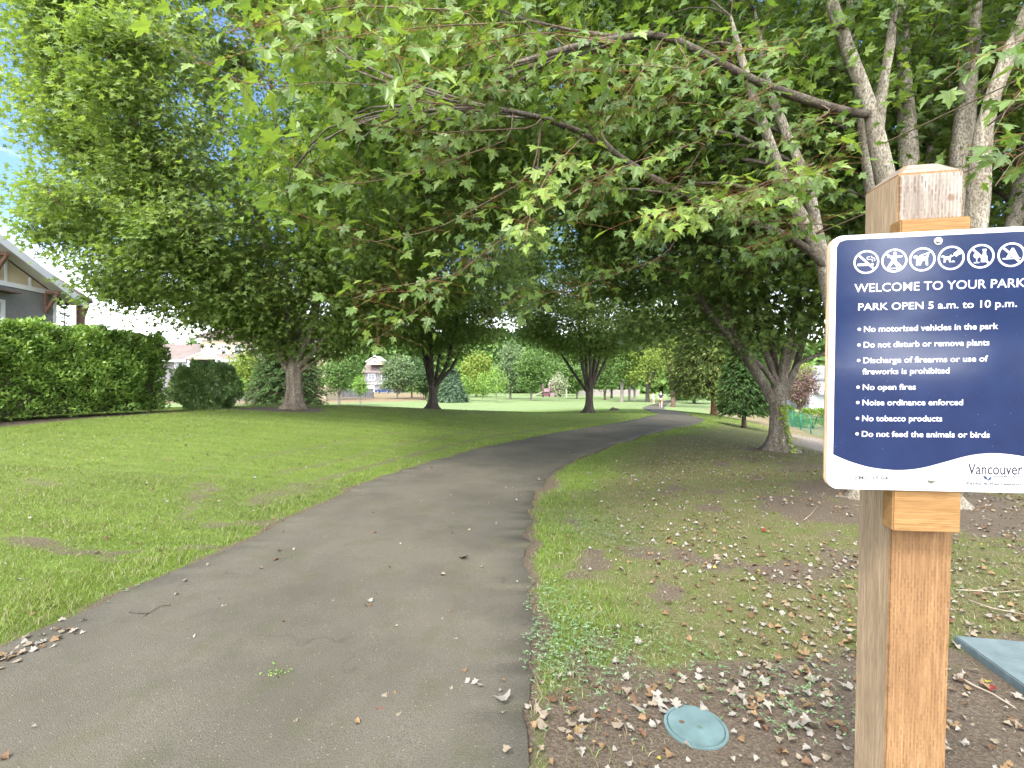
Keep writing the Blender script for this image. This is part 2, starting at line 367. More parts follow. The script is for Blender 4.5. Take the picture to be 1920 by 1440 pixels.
def masks(x, y):
    """dirt 0..1, dry 0..1, tan 0..1, gravel 0..1"""
    pin = path_in(x, y); d = np.hypot(x, y)
    n1 = fbm(x, y, 1.6, 11); n2 = fbm(x, y, .45, 12); n3 = fbm(x, y, 5, 13)
    right = x > np.interp(y, YS, (XLj+XRj)/2)
    rdist = x-np.interp(y, YS, XRj)
    dry = np.where(right, sstep(.25, 1.3, rdist+(n1-.5)*1.4+(n2-.5)*.5)*sstep(34, 16, y), .12*sstep(.45, .7, n3))
    dirt = np.zeros_like(d)
    # bare soil on the right, towards the viewer and round the trees
    dirt = np.maximum(dirt, np.where(right, sstep(.56, .70, n1*.4+n2*.6+.20*sstep(2.9, 1.9, y)+.05*sstep(1.0, 4, rdist))*.85*sstep(-.05, .35, rdist)*sstep(15, 8, d), 0))
    dirt = np.maximum(dirt, np.where(right, sstep(2.62, 2.25, y+(n2-.5)*.5-(rdist-.3)*.10)*sstep(0, .1, rdist), 0)*.95)
    for cx, cy_, r in ((5.1, 6.0, 1.6), (6.0, 10.6, .8), (3.7, 5.5, .7)):
        dirt = np.maximum(dirt, sstep(1.15, .55, np.hypot((x-cx), (y-cy_))/r+(n2-.5)*1.1)*.95)
    # worn tyre arcs and scuffs on the left lawn
    for pl, wd, am in (([(-4.4, 4.15), (-3.7, 3.98), (-3.1, 4.05), (-2.75, 4.2)], .06, .95), ([(-3.4, 3.8), (-2.9, 3.9)], .05, .7),
                       ([(-3.6, 5.0), (-3.0, 4.75), (-2.6, 4.9), (-2.35, 5.2)], .06, .85), ([(-4.2, 6.6), (-3.8, 5.6), (-3.5, 5.0)], .14, .8),
                       ([(-2.9, 6.6), (-3.05, 5.8)], .14, .75), ([(-6.2, 5.9), (-5.6, 5.7)], .08, .6)):
        s = seg_dist(x, y, pl)
        dirt = np.maximum(dirt, am*.8*sstep(2.2, .1, s/wd+(n2-.5)*4.2+(fbm(x, y, .13, 19)-.5)*3.2+(n1-.5)*1.2))
    # crumbly path edges
    dirt = np.maximum(dirt, sstep(.17, .02, np.abs(pin)+(n2-.5)*.16)*sstep(26, 8, d))
    dirt = np.maximum(dirt, sstep(.42, .06, np.hypot((rdist+.0), (y-6.9)/2.6)+(n2-.5)*.2)*np.where(right, 1, 0))
    # planting bed below the hedge and the left maple
    bed = seg_dist(x, y, [HEDGE_A+(1.0, -.3), HEDGE_B+(.7, .2), (-9.3, 15.0), (-6.9, 13.7), (-6.0, 13.7)])
    dirt = np.maximum(dirt, sstep(.75, .45, bed+(n2-.5)*.35))
    dirt = np.maximum(dirt, sstep(.9, .5, np.hypot((x+6.5)/1.35, y-13.9)+(n2-.5)*.5))
    for cx, cy_ in ((-3.7, 22), (4.45, 27)): dirt = np.maximum(dirt, sstep(.9, .4, np.hypot(x-cx, y-cy_)+(n2-.5)*.5)*.8)
    for off, am in ((.75, .42), (1.45, .34), (2.4, .3), (3.3, .2)):          # mower and wheel lines along the path
        ld = x-np.interp(y, YS, XLj)
        dirt = np.maximum(dirt, 1.5*am*sstep(.22, .03, np.abs(ld+off*(1+.035*np.maximum(y-6, 0))+(n1-.5)*.35))*sstep(5.5, 7.5, y)*sstep(26, 14, y)*sstep(.2, .6, n2+.25))
    dirt = np.where(d < 70, dirt, 0)
    tan = sstep(-2, 2, y-(74+(x+30)*1.45)+(n3-.5)*6)*sstep(-13, -17, x)*sstep(200, 120, y)*(y > 60)
    tan = np.maximum(tan, np.where(right & (y > 15) & (y < 60), sstep(3.6, 5.2, rdist+(n1-.5)*2-(y-20)*.02), 0)*.9)
    gr = sstep(1.5, .9, seg_dist(x, y, [(9.6, 12), (10.6, 15.0), (11.8, 17.5), (13.5, 20), (15, 24)])+(n2-.5)*1.4+(n1-.5)*.8)*.9
    return dirt, dry, tan, gr

# ground sheet
_t = np.linspace(-1, 1, 460); gx = np.sinh(7.2*_t)*(420/np.sinh(7.2))
_t = np.linspace(-.60, 1, 400); gy = 2.6+np.sinh(6.8*_t)*(420/np.sinh(6.8))
GX, GY = np.meshgrid(gx, gy)
GZ = H(GX, GY)
pin = path_in(GX, GY)
GZ = GZ-np.where(GY < 170, .05*sstep(.02, .12, pin), 0)
di, dr, ta, gr = masks(GX, GY)
nx, ny = len(gx), len(gy)
idx = np.arange(nx*ny).reshape(ny, nx)
q = np.stack([idx[:-1, :-1], idx[:-1, 1:], idx[1:, 1:], idx[1:, :-1]], -1).reshape(-1, 4)
m, n = new_mat('ground_lawn_soil')
t = N(n, 'TexCoord'); o_ = t.outputs['Object']
at = N(n, 'Attribute', attribute_name='cover'); sp = N(n, 'SeparateColor'); n.links.new(at.outputs['Color'], sp.inputs[0])
f_fine = noise(n, o_, 70, 5, .7); f_mid = noise(n, o_, 5, 5, .6); f_big = noise(n, o_, .55, 4); f_st = noise(n, o_, 3.0, 3, .5, (.12, 1.6, 1))
g = ramp(n, [(.25, (0.0662, 0.0966, 0.0202)), (.5, (0.1104, 0.1610, 0.0276)), (.75, (0.1702, 0.2208, 0.0506))], math_(n, 'ADD', math_(n, 'MULTIPLY', f_fine, .55), math_(n, 'MULTIPLY', f_mid, .45))).outputs[0]
g = mixrgb(n, maprange(n, f_big, .42, .68, 0, .55), g, (0.1148, 0.1566, 0.0383))
g = mixrgb(n, maprange(n, f_st, .42, .62, 0, .4), g, (0.0592, 0.0939, 0.0167))
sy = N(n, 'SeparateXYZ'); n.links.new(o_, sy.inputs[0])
g = mixrgb(n, maprange(n, sy.outputs['Y'], 34, 52), g, mixrgb(n, f_mid, (0.1183, 0.1705, 0.0592), (0.1740, 0.2157, 0.1044)))   # sunlit haze over the far field, put into a paler grass colour
dryc = ramp(n, [(.3, (0.0644, 0.0690, 0.0276)), (.55, (0.1150, 0.1058, 0.0506)), (.75, (0.1840, 0.1518, 0.0920))], math_(n, 'ADD', math_(n, 'MULTIPLY', f_fine, .6), math_(n, 'MULTIPLY', f_mid, .4))).outputs[0]
c = mixrgb(n, math_(n, 'MULTIPLY', sp.outputs['Green'], maprange(n, f_mid, .3, .6, .45, 1)), g, dryc)
soil = ramp(n, [(.3, (0.0603, 0.0454, 0.0334)), (.55, (0.1156, 0.0910, 0.0667)), (.75, (0.1909, 0.1582, 0.1205))], f_fine).outputs[0]
c = mixrgb(n, maprange(n, math_(n, 'ADD', sp.outputs['Red'], math_(n, 'MULTIPLY', math_(n, 'ADD', math_(n, 'MULTIPLY', math_(n, 'SUBTRACT', f_mid, .5), 1.3), math_(n, 'SUBTRACT', f_fine, .5)), .8)), .3, .8), c, soil)
tanc = ramp(n, [(.3, (0.1339, 0.0992, 0.0546)), (.7, (0.2282, 0.1786, 0.1141))], f_mid).outputs[0]
c = mixrgb(n, sp.outputs['Blue'], c, tanc)
vg = N(n, 'TexVoronoi'); vg.inputs['Scale'].default_value = 22; n.links.new(o_, vg.inputs['Vector'])
grc = mixrgb(n, maprange(n, vg.outputs['Distance'], .2, .6), (0.3680, 0.3280, 0.2800), (0.1360, 0.1120, 0.0880))
c = mixrgb(n, at.outputs['Alpha'], c, grc)
out(n, principled(n, c, .95, .1, math_(n, 'ADD', f_fine, math_(n, 'MULTIPLY', f_mid, .6)), .9, .03))
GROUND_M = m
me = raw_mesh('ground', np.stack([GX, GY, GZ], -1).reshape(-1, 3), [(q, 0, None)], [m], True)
a = me.attributes.new('cover', 'FLOAT_COLOR', 'POINT')
a.data.foreach_set('color', np.stack([di, dr, ta, gr], -1).astype(np.float32).ravel())
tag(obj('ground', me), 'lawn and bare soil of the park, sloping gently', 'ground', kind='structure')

# asphalt path
m, n = new_mat('asphalt_path'); t = N(n, 'TexCoord'); o_ = t.outputs['Object']
v1 = N(n, 'TexVoronoi'); v1.inputs['Scale'].default_value = 150; n.links.new(o_, v1.inputs['Vector'])
f1 = noise(n, o_, 160, 4, .7); f2 = noise(n, o_, 1.1, 5, .6); f3 = noise(n, o_, 3.6, 5, .65); f4 = noise(n, o_, 14, 4)
c = ramp(n, [(.28, (0.0420, 0.0363, 0.0274)), (.5, (0.0754, 0.0676, 0.0517)), (.72, (0.1232, 0.1119, 0.0872))], f1).outputs[0]
c = mixrgb(n, maprange(n, v1.outputs['Distance'], .18, .42, .75, 0), c, (0.0738, 0.0671, 0.0546))
c = mixrgb(n, maprange(n, f2, .42, .66, 0, .55), c, (0.0398, 0.0356, 0.0266))
c = mixrgb(n, maprange(n, f3, .5, .74, 0, .55), c, (0.0498, 0.0511, 0.0229))
c = mixrgb(n, maprange(n, f4, .63, .72, 0, .22), c, (0.1077, 0.0899, 0.0700))
v2 = N(n, 'TexVoronoi'); v2.inputs['Scale'].default_value = 30; n.links.new(o_, v2.inputs['Vector'])
wv2 = N(n, 'TexVoronoi', feature='DISTANCE_TO_EDGE'); wv2.inputs['Scale'].default_value = .55
wpd = N(n, 'Mapping'); n.links.new(o_, wpd.inputs[0]); wad = N(n, 'VectorMath', operation='ADD'); n.links.new(wpd.outputs[0], wad.inputs[0])
wn = N(n, 'TexNoise'); wn.inputs['Scale'].default_value = 2.5; n.links.new(o_, wn.inputs['Vector']); n.links.new(wn.outputs['Color'], wad.inputs[1]); n.links.new(wad.outputs[0], wv2.inputs['Vector'])
crk = math_(n, 'MULTIPLY', maprange(n, wv2.outputs['Distance'], .0, .012, .6, 0), maprange(n, f2, .5, .62))
c = mixrgb(n, crk, c, (0.0218, 0.0189, 0.0148))                                              # hairline cracks in places
f5 = noise(n, o_, .45, 3); c = mixrgb(n, maprange(n, f5, .52, .66, 0, .4), c, (0.1123, 0.0980, 0.0704))
c = mixrgb(n, maprange(n, v2.outputs['Distance'], .06, .10, .7, 0), c, (0.2610, 0.2251, 0.1475))
out(n, principled(n, c, .88, .22, math_(n, 'SUBTRACT', f1, v1.outputs['Distance']), .55, .004))
ny_, nx_ = len(YS), 9
U = np.linspace(0, 1, nx_)
PX = XLj[:, None]*(1-U)+XRj[:, None]*U; PY = np.repeat(YS[:, None], nx_, 1)
PZ = H0(PX, PY)+.014+.02*np.sin(U*np.pi)[None]
Vt = np.stack([PX, PY, PZ], -1)
skL = Vt[:, :1].copy(); skL[..., 2] -= .1; skR = Vt[:, -1:].copy(); skR[..., 2] -= .1
Vt = np.concatenate([skL, Vt, skR], 1); nx_ += 2
idx = np.arange(ny_*nx_).reshape(ny_, nx_)
q = np.stack([idx[:-1, :-1], idx[:-1, 1:], idx[1:, 1:], idx[1:, :-1]], -1).reshape(-1, 4)
tag(obj('path', raw_mesh('path', Vt.reshape(-1, 3), [(q, 0, None)], [m], True)), 'grey brown asphalt footpath winding away between the trees', 'path', kind='structure')
def Hp(x, y):                            # top of whatever is underfoot
    x = np.asarray(x, float); y = np.asarray(y, float)
    return np.where(path_in(x, y) > 0.02, H0(x, y)+.02, H(x, y))

# ------------------------------------------------------------------ leaves
_half = np.array([(0,0),(.10,-.05),(.40,-.12),(.30,.09),(.50,.13),(.70,.40),(.46,.40),(.25,.37),(.33,.60),(.16,.67),(0,1.0)])
def leaf_geo(kind):
    """local verts (x across, y along, z up) and faces"""
    if kind == 'maple':
        R = _half.copy(); L = R.copy()[1:-1]; L[:, 0] *= -1
        V = np.vstack([R, L]); z = .16*np.abs(V[:, 0])-.28*(V[:, 1]-.3)**2-.12*V[:, 0]**2
        V = np.c_[V, z]; V[:, 1] += .12
        k = len(R); f1 = list(range(k)); f2 = [0, k-1]+list(range(k+len(L)-1, k-1, -1))
        return V, [np.array([f1]), np.array([f2])]
    if kind == 'broad':
        R = np.array([(0,0),(.32,-.04),(.30,.14),(.54,.28),(.50,.44),(.34,.46),(.34,.66),(.16,.74),(0,.95)]); L = R.copy()[1:-1]; L[:, 0] *= -1
        V = np.vstack([R, L]); V = np.c_[V, .5*np.abs(V[:, 0])-.5*(V[:, 1]-.4)**2]
        k = len(R); return V, [np.array([list(range(k))]), np.array([[0, k-1]+list(range(k+len(L)-1, k-1, -1))])]
    if kind == 'star':                   # five points, one ngon
        R = np.array([(0,.0),(.36,-.08),(.17,.15),(.64,.42),(.17,.42),(0,1.)]); L = R[1:-1].copy(); L[:, 0] *= -1
        V = np.vstack([R, L[::-1]]); z = .2*np.abs(V[:, 0])-.2*(V[:, 1]-.3)**2
        return np.c_[V, z], [np.arange(len(V))[None]]
    if kind == 'kite':
        V = np.array([(0,0,0),(.36,.42,.08),(0,1,-.12),(-.36,.42,.08)])
        return V, [np.array([[0, 1, 2]]), np.array([[0, 2, 3]])]
    if kind == 'needle':
        V = np.array([(0,0,0),(.13,.4,.02),(0,1,-.10),(-.13,.4,.02)])
        return V, [np.array([[0, 1, 2, 3]])]
    if kind == 'oval':
        V = np.array([(0,0,0),(.2,.25,.06),(.22,.6,.05),(0,1,-.08),(-.22,.6,.05),(-.2,.25,.06)])
        return V, [np.array([[0, 1, 2, 3]]), np.array([[0, 3, 4, 5]])]
    if kind == 'spray':
        V = np.array([(0,0,0),(.12,.3,.03),(.2,.55,0),(.08,.75,-.03),(0,1,-.15),(-.08,.75,-.03),(-.2,.55,0),(-.12,.3,.03)])
        return V, [np.arange(8)[None]]
def leaves(pos, yax, nrm, size, kind, tint, mi=0):
    V0, FS = leaf_geo(kind); k = len(V0); m = len(pos)
    y = norm(yax); x = norm(np.cross(y, nrm)); z = np.cross(x, y)
    V = pos[:, None]+size[:, None, None]*(V0[None, :, 0, None]*x[:, None]+V0[None, :, 1, None]*y[:, None]+V0[None, :, 2, None]*z[:, None])
    base = (np.arange(m)*k)[:, None]
    return V.reshape(-1, 3), [((base[:, :, None]+f[None]).reshape(-1, f.shape[1]), mi, tint) for f in FS]
def bez(a, c, b, ts):
    ts = np.asarray(ts)[None, :, None]; a = a[:, None]; b = b[:, None]; c = c[:, None]
    return (1-ts)**2*a+2*ts*(1-ts)*c+ts*ts*b
def merge(chunks):
    V = []; FL = []; o = 0
    for v, fl in chunks:
        V.append(v); FL += [(f+o, m_, t_) for f, m_, t_ in fl]; o += len(v)
    return np.vstack(V), FL

def env_sample(env, n, r, shell=.5, hollow=0.):
    vol = np.array([e[3]*e[4]*e[5] for e in env]); k = r.choice(len(env), n, p=vol/vol.sum())
    E = np.array(env)[k]
    d = norm(r.normal(size=(n, 3))); rad = r.random(n)**shell; rad = hollow+(1-hollow)*rad
    return E[:, :3]+d*rad[:, None]*E[:, 3:6]
def limb_curve(pts, m=14):
    pts = np.asarray(pts, float)
    s = np.r_[0, np.cumsum(np.linalg.norm(np.diff(pts, axis=0), axis=1))]; s /= s[-1]
    u = np.linspace(0, 1, m*3); Q = np.stack([np.interp(u, s, pts[:, i]) for i in range(3)], -1)
    for _ in range(5): Q[1:-1] = .25*Q[:-2]+.5*Q[1:-1]+.25*Q[2:]
    return Q[np.linspace(0, len(Q)-1, m).round().astype(int)]

def make_tree(name, label, cat, base, r0, hf, env, limbs=None, n2=70, n3=700, lpt=14, ls=.1, kind='kite', leaf='mid', bark='dark', bark2=None, seck=1., hollow=0., taper=.8,
              seed=1, group=None, nl=7, lean=(0, 0), flare=.9, top=None, extra=(), shell=.5, sides=18, tlow=0., tspread=.45, twr=.006, droop=.35, twig=None, flat=.45, limb_r=.42, gap=.0, reach=.35):
    r = np.random.default_rng(seed)
    base = np.asarray(base, float); env = [tuple(np.array(e[:3])) + tuple(e[3:]) for e in env]
    root = empty(name, base, label, cat, group)
    ec = np.mean([e[:3] for e in env], 0); ztop = max(e[2]+e[5] for e in env) if top is None else top
    # trunk
    hh = np.array([-.25, -.1, 0, .06, .14, .26, .42, .65, .9, 1.0, 1.14, 1.26, 1.32]); hh = np.where(hh > 0, hh*hf, hh)
    k = sides; ang = np.linspace(0, 2*np.pi, k, endpoint=False)
    ph = r.random(4)*6.28
    TV = []
    for i, h in enumerate(hh):
        fl = 1+flare*np.exp(-max(h, 0)/(r0*1.15))*(1+.38*np.sin(5*ang+ph[0])+.22*np.sin(3*ang+ph[1]))
        rr = r0*fl*(1+.05*np.sin(7*ang+ph[2])+.04*np.sin(4*ang+ph[3]+h*1.5))*(1+(.10 if h > .85*hf else 0))*float(np.interp(h/hf, [1.0, 1.14, 1.26, 1.32], [1, .82, .5, .12]))
        cx = base[0]+lean[0]*max(h, 0); cyy = base[1]+lean[1]*max(h, 0)
        TV.append(np.stack([cx+rr*np.cos(ang), cyy+rr*np.sin(ang), np.full(k, base[2]+h)], -1))
    TV = np.vstack(TV); i = np.arange(len(hh)-1)[:, None]*k; j = np.arange(k)[None]; j2 = (j+1) % k
    TF = np.stack([i+j, i+j2, i+k+j2, i+k+j], -1).reshape(-1, 4)
    tcap = np.arange(len(TV)-k, len(TV))[None]
    wood = [(TV, [(TF, 0, None), (tcap, 0, None)])]
    fork = base+np.array([lean[0]*hf, lean[1]*hf, hf])
    if limbs is None:
        limbs = []
        a0 = r.random()*6.28
        rx = max(abs(e[0]-base[0])+e[3] for e in env)
        for q_ in range(nl):
            a_ = a0+q_*2*np.pi/nl*1.0+r.normal()*.25
            sp_ = (.25+.6*r.random())*rx if q_ > 0 else .1*rx
            zt = base[2]+hf+(ztop-base[2]-hf)*(.93-.45*(sp_/rx)*r.uniform(.8, 1.1))
            tip = np.array([fork[0]+np.cos(a_)*sp_, fork[1]+np.sin(a_)*sp_, zt])
            st = fork+np.array([np.cos(a_)*r0*.4, np.sin(a_)*r0*.4, -.15*hf*r.random()])
            m1 = st+(tip-st)*np.array([.22, .22, .13]); m2 = st+(tip-st)*np.array([.55, .55, .45])+r.normal(size=3)*.05*rx
            limbs.append((np.array([st, m1, m2, tip]), r0*limb_r*r.uniform(.75, 1.15)))
    NP, NR, NT = [], [], []
    for lm in limbs:
        pts, rr = lm[:2]; mi_ = lm[2] if len(lm) > 2 else 0
        Q = limb_curve(pts, 16); s = np.linspace(0, 1, 16)
        rad = rr*(1-s)**taper*(1-.1*np.sin(s*20))+.012
        V, Fq = tube(Q, rad, 10); wood.append((V, [(Fq, mi_, None)]))
        NP.append(Q[3:]); NR.append(rad[3:]); NT.append(norm(np.gradient(Q, axis=0))[3:])
    NP = np.vstack(NP); NR = np.concatenate(NR); NT = np.vstack(NT)
    def attach(T, NP, NR, NT, kr, low):
        hd = np.hypot(T[:, None, 0]-NP[None, :, 0], T[:, None, 1]-NP[None, :, 1])
        D = np.linalg.norm(T[:, None]-NP[None], axis=2)+1.6*np.maximum(0, NP[None, :, 2]-T[:, None, 2]+low*hd)
        b = D.argmin(1); A = NP[b]; L = np.linalg.norm(T-A, axis=1)
        C = A+(L*.45)[:, None]*norm(NT[b]*.7+norm(T-A)*.6)
        return A, C, L, NR[b]
    T2 = env_sample(env, n2, r, shell)
    A, C, L, R_ = attach(T2, NP, NR, NT, 1, .25)
    ts = np.linspace(0, 1, 7); B2 = bez(A, C, T2, ts)
    rs = np.minimum(R_*.65, .010*L+.012)*seck; RD = rs[:, None]*(1-ts)[None]**.7+.005
    V, Fq = tubes_many(B2, RD, 6); wood.append((V, [(Fq, 1, None)]))
    N2 = B2[:, 2:].reshape(-1, 3); NT2 = norm(np.gradient(B2, axis=1))[:, 2:].reshape(-1, 3); NR2 = RD[:, 2:].ravel()
    N3 = np.vstack([N2, NP]); T3n = np.vstack([NT2, NT]); R3 = np.concatenate([NR2, NR])
    T3 = env_sample(env, n3, r, shell, hollow)
    if gap > 0:
        g_ = vnoise(T3[:, 0]+T3[:, 2]*.7, T3[:, 1]-T3[:, 2]*.5, env[0][3]*.28, seed)
        T3 = T3[g_ > gap]
    A, C, L, R_ = attach(T3, N3, R3, T3n, 1, .05)
    mx = np.quantile(L, .9); kk = L < mx*1.4; A, C, T3, L = A[kk], C[kk], T3[kk], L[kk]
    T3 = T3-np.array([0, 0, 1])*(L*.10)[:, None]
    ts = np.linspace(0, 1, 5); B3 = bez(A, C, T3, ts)
    RD = np.repeat((twr*(1-ts*.75))[None], len(B3), 0)
    V, Fq = tubes_many(B3, RD, 3); crown = [(V, [(Fq, 1, None)])]
    m3 = len(T3); tq = 1-reach*2*r.random((m3, lpt))**1.3; tq = np.clip(tq, 0, 1.03)
    # leaves along each twig
    tt = tq[..., None]; Pp = (1-tt)**2*A[:, None]+2*tt*(1-tt)*C[:, None]+tt*tt*T3[:, None]
    jit = r.normal(size=(m3, lpt, 3))*tspread*np.array([1, 1, flat])
    pos = (Pp+jit).reshape(-1, 3)
    outd = norm(T3-np.array([base[0], base[1], 0]))[:, None]*np.array([1, 1, 0])
    yd = jit*np.array([1, 1, .3])/max(tspread, 1e-6)*.6+outd*.5+np.array([0, 0, -droop])+r.normal(size=(m3, lpt, 3))*.3
    nn = (outd*.75+np.array([0, 0, .65])+0*yd).reshape(-1, 3)+r.normal(size=(m3*lpt, 3))*.45
    ct = np.clip(.5+r.normal(size=m3)*.16, 0, 1)
    tint = np.clip(ct[:, None]+r.normal(size=(m3, lpt))*.17, 0, 1).ravel()
    size = ls*r.uniform(.65, 1.25, m3*lpt)
    lv, lf = leaves(pos, yd.reshape(-1, 3), nn, size, kind, tint)
    crown.append((lv, lf))
    for pts, nlv, spd, sz, tb in extra:
        b_ = np.linalg.norm(N3-pts[0], axis=1).argmin(); pts = np.vstack([N3[b_], pts]) if np.linalg.norm(N3[b_]-pts[0]) < 2.5 else pts
        Q = limb_curve(pts, 14); s = np.linspace(0, 1, 14)
        V, Fq = tube(Q, .0065*(1-s)+.0018, 5); crown.append((V, [(Fq, 1, None)]))
        s_ = 1-.75*r.random(nlv)**1.25
        Pc = np.stack([np.interp(s_, s, Q[:, i]) for i in range(3)], -1)
        dd = norm(Q[-1]-Q[-4])
        j_ = r.normal(size=(nlv, 3))*spd*np.array([1, 1, .5]); pc = Pc+j_
        # petioles
        pt = bez(Pc, (Pc+pc)/2+np.array([0, 0, .02]), pc, [0, .5, 1]); V, Fq = tubes_many(pt, np.full((nlv, 3), .0013), 3); crown.append((V, [(Fq, 2, None)]))
        yd = j_/spd*.55+dd*.7+np.array([0, 0, -.55])+r.normal(size=(nlv, 3))*.25
        nn = np.array([0, 0, 1.])+np.array([0, -.35, 0])+r.normal(size=(nlv, 3))*.45
        lv, lf = leaves(pc, yd, nn, sz*r.uniform(.7, 1.2, nlv), 'maple', np.clip(tb+r.normal(size=nlv)*.17, 0, 1)); crown.append((lv, lf))
    Vw, Fw = merge(wood); Vc, Fc = merge(crown)
    obj('trunk', raw_mesh('trunk', Vw-base, Fw, [BARK[bark], BARK[bark2 or bark]], True), root)
    obj('crown', raw_mesh('crown', Vc-base, Fc, [LEAF[leaf], twig or TWIG, TWIGRED], {1, 2}), root)
    return root

def L(*pts, r=.1, b=0): return (np.array([P(*p) for p in pts]), r, b)

# --- the big maple on the left mound
zb = Hs(-6.5, 14)
LEFT_LIMBS = [
 L((546,700,14),(534,693,13.9),(520,654,13.6),(499,629,13.3),(467,595,12.9),(430,560,12.3),(330,470,11.6), r=0.070),
 L((544,700,14),(536,685,14),(513,650,13.9),(503,614,13.8),(457,579,13.6),(380,480,13.2),(250,370,13), r=0.107),
 L((546,700,14),(538,677,14.1),(528,650,14.2),(522,612,14.3),(512,540,14.5),(480,400,14.8),(420,230,15), r=0.098),
 L((548,700,14),(542,672,14),(540,591,14),(541,520,14),(530,380,13.8),(510,180,13.4),(490,40,13), r=0.107),
 L((552,700,14),(564,660,14.2),(567,560,14.4),(575,430,14.7),(570,260,15),(560,60,15.5), r=0.107),
 L((552,700,14),(553,677,13.9),(578,647,13.8),(592,585,13.6),(610,480,13.3),(625,330,13),(640,120,12.8), r=0.090),
 L((553,702,14),(559,684,13.9),(588,664,13.7),(613,629,13.5),(645,595,13.2),(700,520,12.8),(760,400,12.5), r=0.074),
 L((553,706,14),(563,693,14),(597,675,14.1),(616,648,14.3),(655,615,14.6),(700,575,15),(770,480,15.5), r=0.074),
 L((548,700,14),(530,640,14.8),(500,560,16),(450,430,17.5),(380,300,18.5), r=0.082),
 L((550,700,14),(575,620,15),(620,480,16.5),(680,300,18), r=0.082),
]
make_tree('maple_tree', 'large spreading maple on the grassy mound beside the hedge', 'tree', (-6.5, 14, zb), .205, 1.15,
  [(-6.3, 14.2, 10.4, 7.3, 5.8, 8.2), (-8.6, 12.8, 5.4, 3.6, 3.0, 2.5)], LEFT_LIMBS, n2=170, hollow=.5, n3=11000, lpt=27, ls=.13, kind='star', leaf='maple_left', bark='left', seed=11,
  flare=.85, shell=.32, tspread=.26, flat=.45, twr=.005, gap=.07, reach=.4)

# --- the two maples beyond it on the lawn
make_tree('maple_tree', 'dark trunked maple in the middle of the lawn, left of the path', 'tree', (-3.7, 22, Hs(-3.7, 22)), .185, 1.05,
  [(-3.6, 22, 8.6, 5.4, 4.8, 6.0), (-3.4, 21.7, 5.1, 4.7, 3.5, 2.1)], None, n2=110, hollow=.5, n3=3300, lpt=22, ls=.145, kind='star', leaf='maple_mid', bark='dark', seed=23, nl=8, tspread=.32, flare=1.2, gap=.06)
make_tree('maple_tree', 'maple on the lawn just left of where the path bends', 'tree', (4.45, 27, Hs(4.45, 27)), .2, 1.3,
  [(4.5, 27, 9.4, 5.8, 5.2, 6.8), (4.2, 26.4, 5.2, 5.4, 3.6, 2.1)], None, n2=120, hollow=.5, n3=3700, lpt=22, ls=.16, kind='star', leaf='maple_mid', bark='dark', seed=34, nl=9, tspread=.36, flare=1.3, gap=.05)

# --- maple on the right with ivy on its trunk
RIGHT_LIMBS = [
 L((1448,752,10.6),(1440,735,10.6),(1415,693,10.4),(1389,653,10.2),(1362,624,10),(1325,580,9.6),(1270,490,9.2),(1210,380,9), r=0.107),
 L((1452,720,10.6),(1433,690,10.5),(1410,675,10.3),(1389,655,10.1),(1350,560,9.6),(1320,440,9.3), r=0.052),
 L((1456,745,10.6),(1455,704,10.6),(1433,660,10.8),(1420,605,11),(1405,510,11.3),(1395,330,11.8), r=0.074),
 L((1458,745,10.6),(1453,684,10.8),(1446,638,11),(1438,590,11.3),(1440,450,11.8),(1450,250,12.2), r=0.081),
 L((1462,745,10.6),(1466,690,10.6),(1484,615,10.5),(1495,570,10.4),(1520,460,10.2),(1560,260,10), r=0.089),
 L((1466,745,10.6),(1471,695,10.7),(1495,638,11),(1520,580,11.4),(1580,440,12),(1660,250,12.4), r=0.067),
 L((1470,740,10.6),(1484,690,10.7),(1511,671,10.9),(1549,662,11.2),(1640,610,11.8),(1760,520,12), r=0.037),
 L((1466,745,10.6),(1490,700,11),(1505,640,11.6),(1540,560,12.6),(1590,420,13.6), r=0.074),
]
MR = make_tree('maple_tree', 'many stemmed maple right of the path with ivy on its trunk', 'tree', (6.0, 10.6, Hs(6.0, 10.6)), .165, 1.25,
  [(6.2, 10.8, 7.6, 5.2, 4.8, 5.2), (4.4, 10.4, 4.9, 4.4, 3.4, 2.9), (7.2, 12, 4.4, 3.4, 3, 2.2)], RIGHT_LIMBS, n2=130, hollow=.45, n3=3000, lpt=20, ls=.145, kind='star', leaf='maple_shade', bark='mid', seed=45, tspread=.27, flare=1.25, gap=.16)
# ivy leaves climbing the trunk
r = np.random.default_rng(5); nI = 170
hI = r.random(nI)**.9*1.05; aI = -1.15+r.normal(size=nI)*.28+.25*np.sin(hI*5)
rI = .165*(1+1.25*np.exp(-hI/.22))+.03
pI = np.stack([rI*np.cos(aI), rI*np.sin(aI), hI], -1)
lv, lf = leaves(pI, np.stack([np.cos(aI), np.sin(aI), -1+0*aI], -1)+r.normal(size=(nI, 3))*.4, np.stack([np.cos(aI), np.sin(aI), .4+0*aI], -1)+r.normal(size=(nI, 3))*.2, r.uniform(.05, .085, nI), 'star', r.random(nI))
tag(obj('ivy', raw_mesh('ivy', lv, lf, [LEAF['ivy']]), MR))

